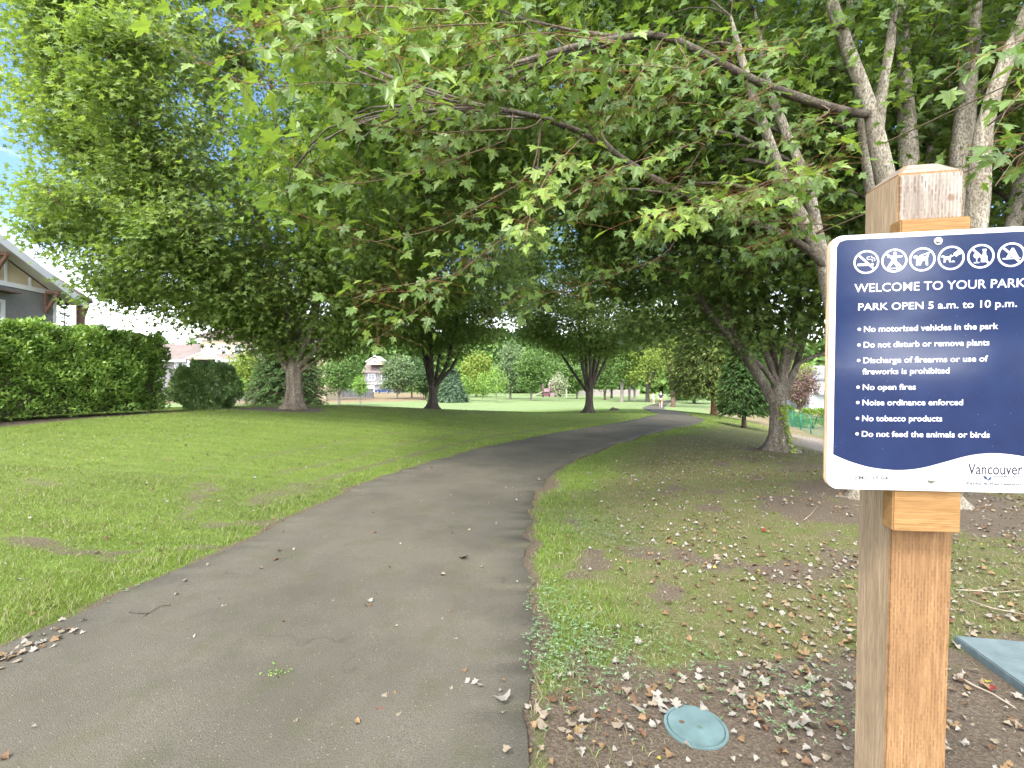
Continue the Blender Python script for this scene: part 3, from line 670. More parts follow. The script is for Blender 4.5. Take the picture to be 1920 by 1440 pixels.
# --- the near maple behind the sign, whose boughs reach over the viewer
NB = (4.95, 5.95, Hs(4.95, 5.95))
NEAR_LIMBS = [
 L((1725,830,5.95),(1850,640,6.3),(1905,400,6.7),(1935,200,7),(1960,-60,7.4), r=.11), L((1712,830,5.95),(1735,560,6.6),(1745,330,7.2),(1740,100,7.8), r=.10),
 L((1680,830,5.95),(1590,680,5.8),(1552,560,5.6),(1543,480,5.5),(1487,380,5.4),(1440,260,5.3),(1400,150,5.1),(1370,30,5), r=0.085),
 L((1546,500,5.5),(1500,450,5.4),(1377,405,5.1),(1300,372,5),(1240,345,4.9),(1180,307,4.8),(1133,273,4.7),(1060,230,4.6),(930,203,4.4),(850,190,4.2), r=0.032, b=1),
 L((1690,830,5.95),(1650,600,5.9),(1634,370,5.9),(1622,270,6.1),(1600,100,6.4),(1580,-150,6.8), r=0.074),
 L((1695,830,5.95),(1690,600,5.8),(1672,380,5.6),(1648,290,5.5),(1637,210,5.5),(1583,80,5.4),(1520,-120,5.3), r=0.128),
 L((1645,280,5.5),(1650,190,5.5),(1668,90,5.5),(1685,-60,5.6), r=0.056),
 L((1705,830,5.95),(1712,500,6.1),(1705,320,6.3),(1698,200,6.4),(1692,80,6.5),(1690,-150,6.8), r=0.137),
 L((1715,830,5.95),(1760,600,6.0),(1795,400,6.1),(1810,200,6.2),(1825,60,6.3),(1830,-150,6.6), r=0.152),
 L((1720,830,5.95),(1800,600,5.7),(1832,420,5.5),(1840,250,5.4),(1870,150,5.3),(1905,70,5.2),(1990,-120,5), r=0.132),
 L((1640,215,5.5),(1600,213,5.4),(1500,185,5.2),(1400,145,5),(1350,117,4.9),(1240,60,4.7),(1100,80,4.4),(960,120,4.2), r=0.037, b=1),
 L((1543,480,5.5),(1510,330,5.6),(1473,247,5.7),(1440,163,5.8),(1415,20,6), r=0.056),
 L((1715,830,5.95),(1850,700,5.5),(2050,520,5),(2300,350,4.4),(2500,200,4), r=0.074),
]
def SP(pts, nlv, spd=.13, sz=.12, tb=.55): return (np.array([P(*p) for p in pts]), nlv, spd, sz*.84, tb)
SPRAYS = [
 SP([(1480,440,5.3),(1430,450,4.9),(1390,470,4.7)], 60, .15, .12, .4), SP([(1420,410,5.0),(1380,380,4.6),(1340,350,4.4)], 60, .15, .12, .45),
 SP([(1300,370,4.9),(1260,400,4.6),(1200,450,4.5)], 60, .16, .12, .4), SP([(1160,300,4.7),(1120,350,4.4),(1080,420,4.3)], 60, .16, .12, .45),
 SP([(1120,265,4.6),(1080,200,4.3),(1050,150,4.2)], 60, .16, .12, .5), SP([(1450,160,5.0),(1400,190,4.7),(1350,230,4.5)], 60, .16, .12, .4),
 SP([(1560,205,5.2),(1510,240,4.9),(1460,270,4.7)], 60, .16, .12, .4), SP([(1350,115,4.9),(1290,150,4.6),(1240,200,4.4)], 60, .16, .12, .45),
 SP([(1250,62,4.7),(1180,170,4.4),(1150,220,4.3)], 60, .16, .12, .5), SP([(1520,360,5.3),(1560,300,5.0),(1590,260,4.9)], 50, .15, .12, .4),
 SP([(940,205,4.4),(860,260,4.0),(800,300,3.8)], 60, .15, .12, .55), SP([(1000,120,4.3),(920,160,4.0),(860,190,3.8)], 60, .15, .12, .55),
 SP([(1050,60,4.3),(760,165,3.3),(600,150,2.9),(480,175,2.6),(400,130,2.45),(360,105,2.4)], 60, .10, .115, .8),
 SP([(900,200,4.2),(770,190,3.1),(750,120,2.5),(735,95,2.3)], 44, .10, .125, .75),
 SP([(960,260,4.4),(760,330,3.5),(640,350,3.0),(590,330,2.8),(545,300,2.7)], 60, .11, .12, .72),
 SP([(1000,240,4.4),(800,250,3.6),(640,225,3.1),(620,215,3)], 50, .13, .12, .66),
 SP([(1000,330,4.4),(820,430,3.9),(680,460,3.5),(610,420,3.3)], 60, .15, .12, .6),
 SP([(1000,400,4.8),(850,520,4.4),(720,540,4.1),(660,560,4)], 70, .18, .12, .55),
 SP([(1100,250,4.6),(1030,320,3.7),(1000,380,3.3),(985,440,3.15)], 46, .11, .125, .92),
 SP([(1540,300,4.8),(1440,340,4.2),(1330,385,3.8),(1250,400,3.6),(1190,410,3.5)], 90, .13, .12, .85),
 SP([(1560,420,5.2),(1480,420,4.9),(1400,405,4.6),(1330,390,4.4)], 80, .16, .12, .45),
 SP([(1400,420,5.0),(1300,370,4.7),(1220,330,4.5)], 70, .15, .12, .45),
 SP([(1560,320,4.8),(1500,330,4.2),(1420,350,4),(1380,400,3.8)], 70, .15, .12, .6),
 SP([(1330,260,4.6),(1200,300,4.1),(1130,330,3.9),(1090,345,3.8)], 50, .12, .12, .65),
 SP([(1300,130,4.4),(1160,120,3.9),(1040,140,3.6)], 60, .16, .12, .55),
 SP([(1500,90,4.4),(1420,90,3.6),(1330,100,3.3)], 60, .16, .12, .5),
 SP([(1180,80,4.2),(1000,60,3.6),(850,90,3.2)], 70, .18, .12, .55),
 SP([(1000,40,4.2),(800,50,3.4),(640,70,3.0),(520,95,2.8)], 80, .18, .12, .7),
 SP([(880,20,3.8),(640,10,3.1),(430,60,2.7)], 70, .17, .12, .75),
 SP([(2100,60,3.4),(1960,130,2.9),(1890,190,2.6),(1850,280,2.5)], 44, .12, .12, .5),
 SP([(2100,200,3.2),(1980,250,2.8),(1900,290,2.6),(1865,350,2.5)], 44, .11, .12, .55),
 SP([(2120,30,3.6),(1950,60,3.2),(1800,120,3.0),(1770,150,2.9)], 40, .12, .12, .5),
 SP([(1120,330,5),(900,480,4.8),(760,600,4.6),(700,640,4.5)], 70, .2, .12, .5),
 SP([(1250,480,5.4),(1080,540,5.0),(960,560,4.8)], 60, .2, .12, .5),
]
make_tree('maple_tree', 'nearest maple with pale thick stems rising behind the park sign', 'tree', NB, .30, .95,
  [(5.4, 8.0, 8.4, 6.0, 4.2, 4.6), (1.6, 7.0, 6.2, 4.6, 2.6, 2.0), (-.6, 6.4, 5.9, 2.7, 2.2, 1.8), (4.2, 8.6, 4.8, 3.6, 2.0, 1.9), (8.6, 5.4, 5.6, 2.6, 2.4, 2.2), (9.8, 10.5, 6.5, 4.2, 3, 4.4), (1.2, 8.4, 6.4, 5.0, 2.6, 2.5), (-2.3, 8.2, 5.5, 3.0, 2.4, 2.0)],
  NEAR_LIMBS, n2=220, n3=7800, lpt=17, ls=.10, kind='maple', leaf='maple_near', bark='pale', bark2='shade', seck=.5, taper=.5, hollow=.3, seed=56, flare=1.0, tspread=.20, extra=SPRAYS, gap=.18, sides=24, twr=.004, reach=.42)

# ------------------------------------------------------------------ far trees
def fir(name, label, base, h, rad, n, leaf, seed, trunk_r=.15, bark='brown', group=None, clear=.06, droop=.25, ls=.5, power=.9, cat='tree', kind='needle', wide=1.):
    r = np.random.default_rng(seed); base = np.asarray(base, float)
    root = empty(name, base, label, cat, group)
    zz = np.array([-.3, 0, .15, .4, h*.3, h*.6, h]); rr = trunk_r*np.array([1.6, 1.45, 1.15, 1, .75, .45, .05])
    V, Fq = tube(np.c_[zz*0, zz*0, zz], rr, 12)
    chunks = [(V, [(Fq, 0, None)])]
    nb = int(n/14)
    s = r.random(nb)**1.15; z0 = h*(clear+(1-clear)*s); a = r.random(nb)*6.28
    ln = rad*(1-s)**power*r.uniform(.72, 1.12, nb)*(1-.35*np.exp(-s*14))+.08*rad
    A = np.stack([0*z0, 0*z0, z0], -1)
    tip = np.stack([np.cos(a)*ln, np.sin(a)*ln, z0-ln*droop*r.uniform(.4, 1.3, nb)+.12*h*s*.3], -1)
    C = (A+tip)/2+np.array([0, 0, 1])*(ln*.16)[:, None]
    B = bez(A, C, tip, np.linspace(0, 1, 5)); RD = (trunk_r*.12*(1-s))[:, None]*np.linspace(1, .2, 5)[None]+.006
    V, Fq = tubes_many(B, RD, 4); chunks.append((V, [(Fq, 1, None)]))
    m_ = 14; t_ = r.random((nb, m_))**.7; tt = t_[..., None]
    pos = (1-tt)**2*A[:, None]+2*tt*(1-tt)*C[:, None]+tt*tt*tip[:, None]
    d = norm(tip-A)[:, None]; side = np.stack([-np.sin(a), np.cos(a), 0*a], -1)[:, None]*r.choice([-1, 1], (nb, m_))[..., None]
    yd = d*.8+side*r.uniform(.1, .9, (nb, m_))[..., None]*wide+np.array([0, 0, -droop*.9])+r.normal(size=(nb, m_, 3))*.12
    pos = pos+r.normal(size=pos.shape)*ls*.12
    nn = np.array([0, 0, 1.])+r.normal(size=(nb*m_, 3))*.4
    ti = np.clip((.45+r.normal(size=nb)*.17)[:, None]+(t_-.5)*.35+r.normal(size=(nb, m_))*.12, 0, 1).ravel()
    lv, lf = leaves(pos.reshape(-1, 3), yd.reshape(-1, 3), nn, ls*r.uniform(.6, 1.2, nb*m_), kind, ti)
    Vw, Fw = merge(chunks)
    obj('trunk', raw_mesh('trunk', Vw, Fw, [BARK[bark], TWIG], True), root)
    obj('crown', raw_mesh('crown', lv, lf, [LEAF[leaf]]), root)
    return root
def round_tree(label, px, d, w_px, top, bot, leaf, seed, bark='far', by=None, n=3000, ls=None, name='park_tree', tr=None, shape='round', group='trees across the park', dens=1.):
    x = (px-960)/F*d; z = Hs(x, d); m = d/F
    zt = CAMZ+(720-top)*m; zbm = max(CAMZ+(720-bot)*m, z+.5); rx = w_px*m/2
    cz = (zt+zbm)/2; rz = (zt-zbm)/2
    if shape == 'round': env = [(x, d, cz, rx, rx*.9, rz), (x-rx*.25, d-rx*.3, cz-rz*.25, rx*.75, rx*.6, rz*.7), (x+rx*.3, d-rx*.2, cz+rz*.15, rx*.65, rx*.6, rz*.7)]
    else: env = [(x, d, cz-rz*.2, rx, rx, rz*.8), (x, d, cz+rz*.35, rx*.55, rx*.55, rz*.65)]
    tr = tr or max(.05, .018*(zt-z)); hf = max(.5, (zbm-z)*.95)
    ls = ls or max(.14, d*.0042)
    n3 = int(n*dens/12)
    return make_tree(name, label, 'tree', (x, d, z), tr, hf, env, None, n2=26, n3=n3, lpt=12, ls=ls, kind='kite', leaf=leaf, bark=bark, seed=seed, nl=4, group=group, tspread=ls*1.15, flare=.5, sides=10, shell=.42, twr=max(.006, d*.00022), flat=.7, gap=.13)
# (label, px, distance, width px, top, bottom, leaf)
T = [
 ('bushy yellow green tree behind the round shrub', 462, 62, 74, 652, 741, 'yellow', 101, 'brown'),
 ('broad mid green tree over the dry bank, right of the left maple', 636, 66, 98, 648, 738, 'mid', 102, 'far'),
 ('grey green tree beside the parked car', 745, 100, 62, 664, 734, 'grey', 103, 'far'),
 ('dark tree with a bare trunk right of the parked car', 772, 108, 42, 668, 722, 'dark', 104, 'brown'),
 ('low dark tree just left of the middle maple trunk', 798, 98, 40, 688, 741, 'dark', 105, 'brown'),
 ('yellow green tree behind the blue spruce', 893, 122, 66, 655, 742, 'yellow', 106, 'far'),
 ('tall grey green tree right of the bright sapling', 957, 108, 62, 636, 736, 'grey', 107, 'far'),
 ('leafy tree left of the playground with a pale trunk', 996, 96, 66, 650, 732, 'mid', 108, 'far'),
 ('deep green tree behind the playground', 1032, 142, 96, 648, 742, 'mid', 109, 'far'),
 ('mid green tree right of the playground with twin pale stems', 1082, 112, 70, 668, 736, 'mid', 110, 'far'),
 ('tree with a slim trunk behind the maple near the path bend', 1134, 96, 58, 640, 736, 'mid', 111, 'brown'),
 ('tree with a stout dark trunk before the pale fence', 1147, 118, 66, 636, 728, 'mid', 112, 'dark'),
 ('tree with a pale leaning trunk on the far lawn', 1166, 80, 86, 590, 722, 'mid', 113, 'far'),
 ('thin trunked tree right of the pale leaning one', 1180, 86, 62, 622, 726, 'yellow', 114, 'far'),
 ('small tree among the thin trunks by the far path', 1190, 96, 52, 630, 730, 'mid', 115, 'far'),
 ('tall tree with a thick dark trunk where the path disappears', 1214, 78, 120, 560, 722, 'yellow', 116, 'dark'),
 ('yellow green tree high over the two walkers', 1262, 60, 150, 545, 700, 'yellow', 117, 'brown'),
 ('yellowish tree rising behind the maroon one', 1496, 66, 66, 676, 752, 'yellow', 119, 'brown'),
 ('green tree between the spruce and the ivy covered maple', 1432, 52, 110, 585, 740, 'mid', 120, 'brown'),
 ('dark green tree peeping over the hedge', 205, 60, 90, 604, 700, 'dark', 121, 'brown'),
 ('light tree standing above the far roofs', 520, 90, 80, 625, 720, 'mid', 122, 'far'),
]
for lb, px, d, wp, tp, bt, lf, sd_, bk in T:
    round_tree(lb, px, d, wp, tp, bt, lf, sd_, bk, n=7500 if wp > 60 else 4800)
round_tree('maroon leaved tree beyond the green mesh fence', 1500, 45, 62, 684, 764, 'maroon', 118, 'brown', n=3000, name='maroon_tree', group=None)
for lb, px, d, wp, tp, bt, lf, sd_ in [
 ('young light green sapling right of the round shrub', 449, 48, 21, 706, 742, 'light', 131),
 ('bright young sapling on the edge of the dry bank', 675, 50, 30, 703, 741, 'light', 132),
 ('slim sapling before the blue spruce', 874, 95, 22, 703, 741, 'light', 133),
 ('slim sapling left of the brightest sapling', 905, 92, 25, 700, 742, 'light', 134),
 ('brightest light green sapling at the far side of the lawn', 931, 85, 43, 682, 739, 'light', 135),
 ('pale leaved sapling in front of the playground', 1047, 88, 28, 696, 736, 'pale', 136)]:
    round_tree(lb, px, d, wp, tp, bt, lf, sd_, 'far', n=1500, ls=d*.0034, name='sapling', shape='cone', group='saplings planted on the lawn', tr=.05)
def fir_at(label, px, d, wp, top, seed, leaf, name='fir_tree', n=16000, lk=.0085, **k):
    x = (px-960)/F*d; z = Hs(x, d); h = CAMZ+(720-top)*d/F-z
    return fir(name, label, (x, d, z), h, wp*d/F/2, n, leaf, seed, ls=max(.2, d*lk), **k)
fir_at('dark green fir with low boughs behind the left maple trunk', 537, 38, 150, 560, 141, 'fir', n=52000, trunk_r=.2, lk=.0085)
fir_at('blue green spruce right of the middle maple trunk', 848, 85, 62, 696, 142, 'blue', name='spruce_tree')
fir_at('small fir just left of the blue green spruce', 822, 90, 40, 704, 143, 'grey')
fir_at('dark conifer just behind the walkers', 1281, 92, 48, 655, 144, 'dark', trunk_r=.3)
fir_at('dark conifer with a pale trunk right of the walkers', 1302, 74, 60, 640, 145, 'fir', trunk_r=.25, clear=.12)
fir_at('small dark spruce on the slope between path and fence', 1395, 22, 98, 622, 146, 'fir', name='spruce_tree', n=40000, lk=.0105, trunk_r=.10, clear=.2, droop=.3, power=.62)
fir_at('light green cedar with a red brown trunk by the path', 1338, 33, 165, 520, 147, 'cedar', name='cedar_tree', n=64000, lk=.0105, trunk_r=.19, bark='cedar', clear=.2, droop=.3, power=.5)
fir_at('young conifer in the gap between house and hedge', 121, 27, 46, 548, 148, 'fir', n=3000, trunk_r=.1)
# a wood far behind everything, no single tree of it can be told
r = np.random.default_rng(150); nW = 120000
ax = r.uniform(-1.15, 1.05, nW); dW = r.uniform(172, 215, nW); xW = ax*dW
topW = 21+10*fbm(ax*9, ax*0+3, 1, 40)-6*np.abs(ax)
zW = -2+topW*r.random(nW)**.8*(.75+.25*fbm(ax*60, ax*0+1, 1, 41))
lv, lf = leaves(np.stack([xW, dW, zW], -1), r.normal(size=(nW, 3))+np.array([0, 0, -.4]), r.normal(size=(nW, 3))+np.array([0, -.5, .8]), r.uniform(1.3, 2.8, nW), 'kite', np.clip(fbm(ax*30, zW, 4, 42)+r.normal(size=nW)*.15, 0, 1))
tag(obj('far_wood', raw_mesh('far_wood', lv, lf, [LEAF['mid']])), 'hazy green wood closing the view behind the park', 'wood', kind='stuff')

# ------------------------------------------------------------------ hedge and shrub on the left
def hedge_mass(name, label, cat, fn, n, ls, leaf, seed, core, group=None, base=(0, 0, 0)):
    """fn(n, r) -> points on/near the outside and outward normals; core: mesh builder for the woody inside"""
    r = np.random.default_rng(seed); pos, nr = fn(n, r)
    root = empty(name, base, label, cat, group)
    ct = vnoise(pos[:, 0]*1+pos[:, 2], pos[:, 1]+pos[:, 2]*.6, .22, seed)
    tint = np.clip(ct*.8+.1+r.normal(size=n)*.14, 0, 1)
    yd = nr*.75+np.array([0, 0, .45])+r.normal(size=(n, 3))*.5
    nn = nr*.5+np.array([0, 0, 1.])+r.normal(size=(n, 3))*.4
    lv, lf = leaves(pos-np.asarray(base), yd, nn, ls*r.uniform(.6, 1.25, n), 'oval', tint)
    obj('foliage', raw_mesh('foliage', lv, lf, [LEAF[leaf]]), root)
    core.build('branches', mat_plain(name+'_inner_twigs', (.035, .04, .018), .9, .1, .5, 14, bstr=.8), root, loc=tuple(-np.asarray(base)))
    return root
hd = HEDGE_B-HEDGE_A; hl = np.linalg.norm(hd); hd = hd/hl; hn = np.array([hd[1], -hd[0]])       # hn faces the lawn
HL, HW = hl+2.5, 1.9
def hedge_pts(n, r):
    s = r.random(n)*HL-2.5; part = r.random(n)
    zt = 2.02+.28*np.clip((6-s)/6, 0, 1)
    v = r.random(n)**.8
    off = np.where(part < .55, HW/2, np.where(part < .85, (r.random(n)*2-1)*HW/2, -HW/2))
    z = np.where((part >= .55) & (part < .85), zt, v*zt)
    lump = (vnoise(s, z, .6, 51)-.5)*.55+(vnoise(s, z, .22, 52)-.5)*.30
    off = off*(1-.20*sstep(.75, 1., z/zt)-.10*sstep(.25, 0, z/zt))+np.where(part < .55, lump, 0)-np.where(part >= .85, lump, 0)
    z = z+np.where((part >= .55) & (part < .85), lump*.8, 0)
    endf = sstep(hl-.6, hl+.1, s); off = off*(1-.35*endf)
    s = s+endf*lump
    depth = r.random(n)**2*.28
    nx = np.where(part < .55, 1., np.where(part < .85, 0, -1.)); nzv = np.where((part >= .55) & (part < .85), 1., .15)
    off = off-nx*depth; z = z-np.where(nx == 0, depth, 0)
    cap = r.random(n) < .10
    u_ = (r.random(n)*2-1)*HW/2*.85; s = np.where(cap, hl+.05+(vnoise(u_, z, .4, 53)-.5)*.4-depth, s); off = np.where(cap, u_, off); z = np.where(cap, v*zt*.97, z)
    x = HEDGE_A[0]+hd[0]*s+hn[0]*off; y = HEDGE_A[1]+hd[1]*s+hn[1]*off
    zg = H0(x, y)
    ns = np.where(cap, 1., 0)
    nr = np.stack([np.where(cap, hd[0], hn[0]*nx), np.where(cap, hd[1], hn[1]*nx), nzv], -1)
    return np.stack([x, y, zg+z+.05], -1), nr
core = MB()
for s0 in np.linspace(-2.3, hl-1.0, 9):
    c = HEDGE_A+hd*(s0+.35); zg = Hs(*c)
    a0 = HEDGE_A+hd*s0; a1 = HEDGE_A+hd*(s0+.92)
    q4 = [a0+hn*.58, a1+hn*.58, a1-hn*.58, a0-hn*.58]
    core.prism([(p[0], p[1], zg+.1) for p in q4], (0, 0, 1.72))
hb = (HEDGE_A[0]+hd[0]*hl/2, HEDGE_A[1]+hd[1]*hl/2, Hs(*(HEDGE_A+hd*hl/2)))
hedge_mass('hedge', 'long tall evergreen hedge beside the grey house', 'hedge', hedge_pts, 60000, .105, 'hedge', 61, core, base=hb)
def blob_pts(c, rx, ry, rz, sq=.75):
    def fn(n, r):
        d = norm(r.normal(size=(n, 3))); d[:, 2] = np.where(d[:, 2] < -.93, -d[:, 2], d[:, 2])
        e = np.sign(d)*np.abs(d)**sq
        lump = 1+(vnoise(d[:, 0]*2+d[:, 2]*1.3+c[0], d[:, 1]*2-d[:, 2], .35, 55)-.5)*.5-r.random(n)**2*.3
        return np.array(c)+e*np.array([rx, ry, rz])*lump[:, None]*.86, d
    return fn
sx, sy = -10.15, 15.6; sz = Hs(sx, sy)
core = MB()
for k_ in range(7):
    a_ = k_*.9; core.tube([(sx, sy, sz), (sx+.25*math.cos(a_), sy+.25*math.sin(a_), sz+.5), (sx+.6*math.cos(a_), sy+.5*math.sin(a_), sz+1.15)], [.045, .035, .012], 6)
hedge_mass('shrub', 'rounded evergreen shrub standing alone right of the hedge', 'shrub', blob_pts((sx, sy, sz+.72), 1.06, .9, .88, .85), 26000, .085, 'shrub', 62, core, base=(sx, sy, sz))
# garden shrubs beyond the fence
for lb, nm, px, d, rx, rz, zc, lf, sd_ in [('clipped bright green hedge block behind the mesh fence', 'clipped_hedge', 1524, 38, .75, .72, .95, 'box', 63),
    ('low grey green bush at the right end of the mesh fence', 'bush', 1556, 40, .8, .7, .7, 'shrub', 64), ('leafy bush left of the clipped hedge block', 'bush', 1498, 38, .6, .55, .5, 'light', 65), ('pale leafy bush overhanging the far mesh fence', 'bush', 1470, 47, 1.2, .8, .9, 'light', 66)]:
    x = (px-960)/F*d; z = Hs(x, d); core = MB()
    for k_ in range(5): core.tube([(x, d, z-.1), (x+.3*rx*math.cos(k_*1.3), d+.3*math.sin(k_*1.3), z+zc*.7), (x+.6*rx*math.cos(k_*1.3), d+.5*math.sin(k_*1.3), z+zc*1.3)], [.04, .03, .01], 5)
    hedge_mass(nm, lb, 'hedge' if 'hedge' in nm else 'bush', blob_pts((x, d, z+zc), rx, .7, rz, .38 if 'hedge' in nm else .8), 2600, .13, lf, sd_, core, base=(x, d, z))

# ------------------------------------------------------------------ houses
SID = {}
def mat_siding(name, col, step=.17):
    m, n = new_mat(name); t = N(n, 'TexCoord'); sp = N(n, 'SeparateXYZ'); n.links.new(t.outputs['Object'], sp.inputs[0])
    fr = math_(n, 'FRACT', math_(n, 'DIVIDE', sp.outputs['Z'], step))
    f = noise(n, t.outputs['Object'], 8, 4)
    c = ramp(n, [(.3, tuple(x*.88 for x in col)), (.7, tuple(x*1.1 for x in col))], f).outputs[0]
    out(n, principled(n, c, .65, .25, fr, .9, .03)); return m
def mat_shingle(name, c0, c1):
    m, n = new_mat(name); t = N(n, 'TexCoord')
    f = noise(n, t.outputs['Object'], 5, 4, .7, (1, 1, 3)); f2 = noise(n, t.outputs['Object'], .8, 3)
    sp = N(n, 'SeparateXYZ'); n.links.new(t.outputs['Object'], sp.inputs[0]); fr = math_(n, 'FRACT', math_(n, 'DIVIDE', sp.outputs['Z'], .09))
    c = mixrgb(n, maprange(n, f2, .4, .7, 0, .4), ramp(n, [(.3, c0), (.7, c1)], f).outputs[0], tuple(x*.8 for x in c0))
    out(n, principled(n, c, .9, .1, fr, .8, .02)); return m
GREY = mat_siding('grey_lap_siding', (.15, .142, .150)); CREAM = mat_plain('cream_board', (.36, .30, .215), .7, .2, .06, 3)
WHITE = mat_plain('white_trim_paint', (0.4640, 0.4640, 0.4800), .5, .3, .04, 3); SHING = mat_shingle('brown_shingle', (0.1040, 0.0760, 0.0720), (0.1680, 0.1240, 0.1200))
SHGREY = mat_shingle('grey_shingle', (0.1360, 0.1440, 0.1600), (0.2000, 0.2080, 0.2240)); TIMB = mat_plain('brown_timber', (0.1280, 0.0720, 0.0520), .75, .2, .25, 8)
PALEW = mat_siding('pale_lap_siding', (0.3520, 0.3680, 0.4000)); MAUVE = mat_shingle('mauve_shingle', (0.1200, 0.0976, 0.0896), (0.1680, 0.1376, 0.1264))
m, n = new_mat('window_glass'); out(n, principled(n, (.05, .065, .08), .06, .6)); GLASS = m
SOFF = mat_plain('soffit_board', (.40, .37, .34), .8, .1, .06, 4)
def window(parent, x0, x1, z0, z1, y, rows=2, cols=2, fr=.10, face=-1, axis='y'):
    """a window in a wall plane; axis 'y': wall faces -Y (face=-1); axis 'x': wall faces +X"""
    mb = MB(); g = MB()
    def B(b, a0, a1, c0, c1, lo, hi):
        if axis == 'y': b.box(a0, a1, y+face*hi if face < 0 else y+lo, y+face*lo if face < 0 else y+hi, c0, c1)
        else: b.box(y+lo, y+hi, a0, a1, c0, c1)
    B(mb, x0, x0+fr, z0, z1, -.05, .06); B(mb, x1-fr, x1, z0, z1, -.05, .06)
    B(mb, x0+fr, x1-fr, z0, z0+fr, -.05, .06); B(mb, x0+fr, x1-fr, z1-fr, z1, -.05, .06)
    for i in range(1, cols): xx = x0+(x1-x0)*i/cols; B(mb, xx-.03, xx+.03, z0+fr, z1-fr, -.05, .035)
    if rows > 1: zz = z0+(z1-z0)*.62; B(mb, x0+fr, x1-fr, zz-.025, zz+.025, -.05, .032)
    f = mb.build('window', WHITE, parent)
    B(g, x0+fr, x1-fr, z0+fr, z1-fr, -.06, .012); g.build('pane', GLASS, f)
    return f
def roof_gable(mb, x0, x1, y0, y1, ze, zr, along='x', th=.22):
    """two slabs, ridge along x or y"""
    if along == 'x':
        ym = (y0+y1)/2
        for ya in (y0, y1):
            mb.prism([(x0, ya, ze), (x0, ym, zr), (x0, ym, zr+th), (x0, ya, ze+th)], (x1-x0, 0, 0))
    else:
        xm = (x0+x1)/2
        for xa in (x0, x1):
            mb.prism([(xa, y0, ze), (xm, y0, zr), (xm, y0, zr+th), (xa, y0, ze+th)], (0, y1-y0, 0))

# the grey house at the left edge: its gable end looks at the lawn
hx, hz = -19.65, .35
H1 = empty('grey_house', (hx-4, 15, hz), 'grey sided house with a cream gable behind the hedge', 'house')
def in1(o): o.location = tuple(-np.array(H1.location)); return o
b = MB(); b.box(hx-8, hx, 8.0, 20.2, hz-.4, 5.3); in1(b.build('wall', GREY, H1))
slope = math.tan(math.radians(28)); ye = 20.9; yl = 7.3; ym = (ye+yl)/2; zeave = 5.02; zr = zeave+(ye-ym)*slope
b = MB(); b.prism([(hx-8, 8.0, 5.3), (hx-8, 20.2, 5.3), (hx-8, ym, 5.3+(20.2-ym)*slope)], (8, 0, 0)); in1(b.build('gable', CREAM, H1))
b = MB()
for k_ in range(13):
    yy = 9+k_*.92; zt = 5.3+(min(yy-8, 20.2-yy))*slope-.05
    if zt > 5.55: b.box(hx+.002, hx+.035, yy-.045, yy+.045, 5.48, zt)
b.box(hx+.003, hx+.05, 8, 20.2, 5.30, 5.48)
b.box(hx+.003, hx+.04, 20.08, 20.23, hz, 5.298)
in1(b.build('trim_board', WHITE, H1))
b = MB(); roof_gable(b, hx-8.6, hx+.62, yl, ye, zeave, zr, 'x', .16); in1(b.build('roof', SHING, H1))
b = MB()
for ya, s_ in ((ye, 1), (yl, -1)):
    b.prism([(hx+.63, ya+.06*s_, zeave-.16), (hx+.63, ym, zr-.16), (hx+.63, ym, zr+.17), (hx+.63, ya+.06*s_, zeave+.17)], (.05, 0, 0))
in1(b.build('barge_board', WHITE, H1))
b = MB()
for ya in (ye, yl): b.prism([(hx+.01, ya, zeave-.03), (hx+.01, ym, zr-.03), (hx+.01, ym, zr-.005), (hx+.01, ya, zeave-.005)], (.61, 0, 0))
in1(b.build('soffit', SOFF, H1))
for yy in (17.75, 19.75):
    b = MB(); zt = 5.3+(20.2-yy)*slope-.12
    b.box(hx+.01, hx+.09, yy-.06, yy+.06, zt-.95, zt); b.bar((hx+.06, yy, zt-.85), (hx+.55, yy, zt-.12), .1, .1, up=(0, 1, 0)); b.box(hx+.09, hx+.6, yy-.06, yy+.06, zt-.12, zt)
    in1(b.build('bracket', TIMB, H1))
f = window(H1, 16.6, 18.15, 2.4, 4.75, hx, 2, 2, .14, 1, 'x'); f.location = tuple(-np.array(H1.location))
b = MB(); b.box(hx, hx+.5, 15.3, 18.35, 5.02, 5.10); in1(b.build('window_hood', SHING, H1))
# rear wing with a hipped roof on a timber post
b = MB(); b.box(hx-7.5, hx-2.6, 20.21, 21.5, hz-.4, 5.5); in1(b.build('rear_wall', GREY, H1))
b = MB(); zz = 5.72; xr = hx-1.5
b.add([(hx-8, 20.3, zz), (xr, 20.3, zz), (xr, 23.7, zz), (hx-8, 23.7, zz), (hx-6, 21.4, zz+1.7), (xr-1.3, 21.4, zz+1.45), (xr-1.3, 22.6, zz+1.3), (hx-6, 22.6, zz+1.6), (hx-8, 20.3, zz-.16), (xr, 20.3, zz-.16), (xr, 23.7, zz-.16), (hx-8, 23.7, zz-.16)],
      [(0, 1, 5, 4), (1, 2, 6, 5), (2, 3, 7, 6), (3, 0, 4, 7), (4, 5, 6, 7), (8, 9, 1, 0), (9, 10, 2, 1), (10, 11, 3, 2), (11, 8, 0, 3), (11, 10, 9, 8)])
in1(b.build('rear_roof', SHING, H1))
b = MB(); b.box(xr-.32, xr-.08, 23.1, 23.35, hz-.3, zz-.17); in1(b.build('porch_post', TIMB, H1))
b = MB(); b.bar((xr-.2, 23.36, 4.7), (xr-.2, 23.66, 5.5), .09, .09, up=(1, 0, 0)); in1(b.build('bracket', TIMB, H1))
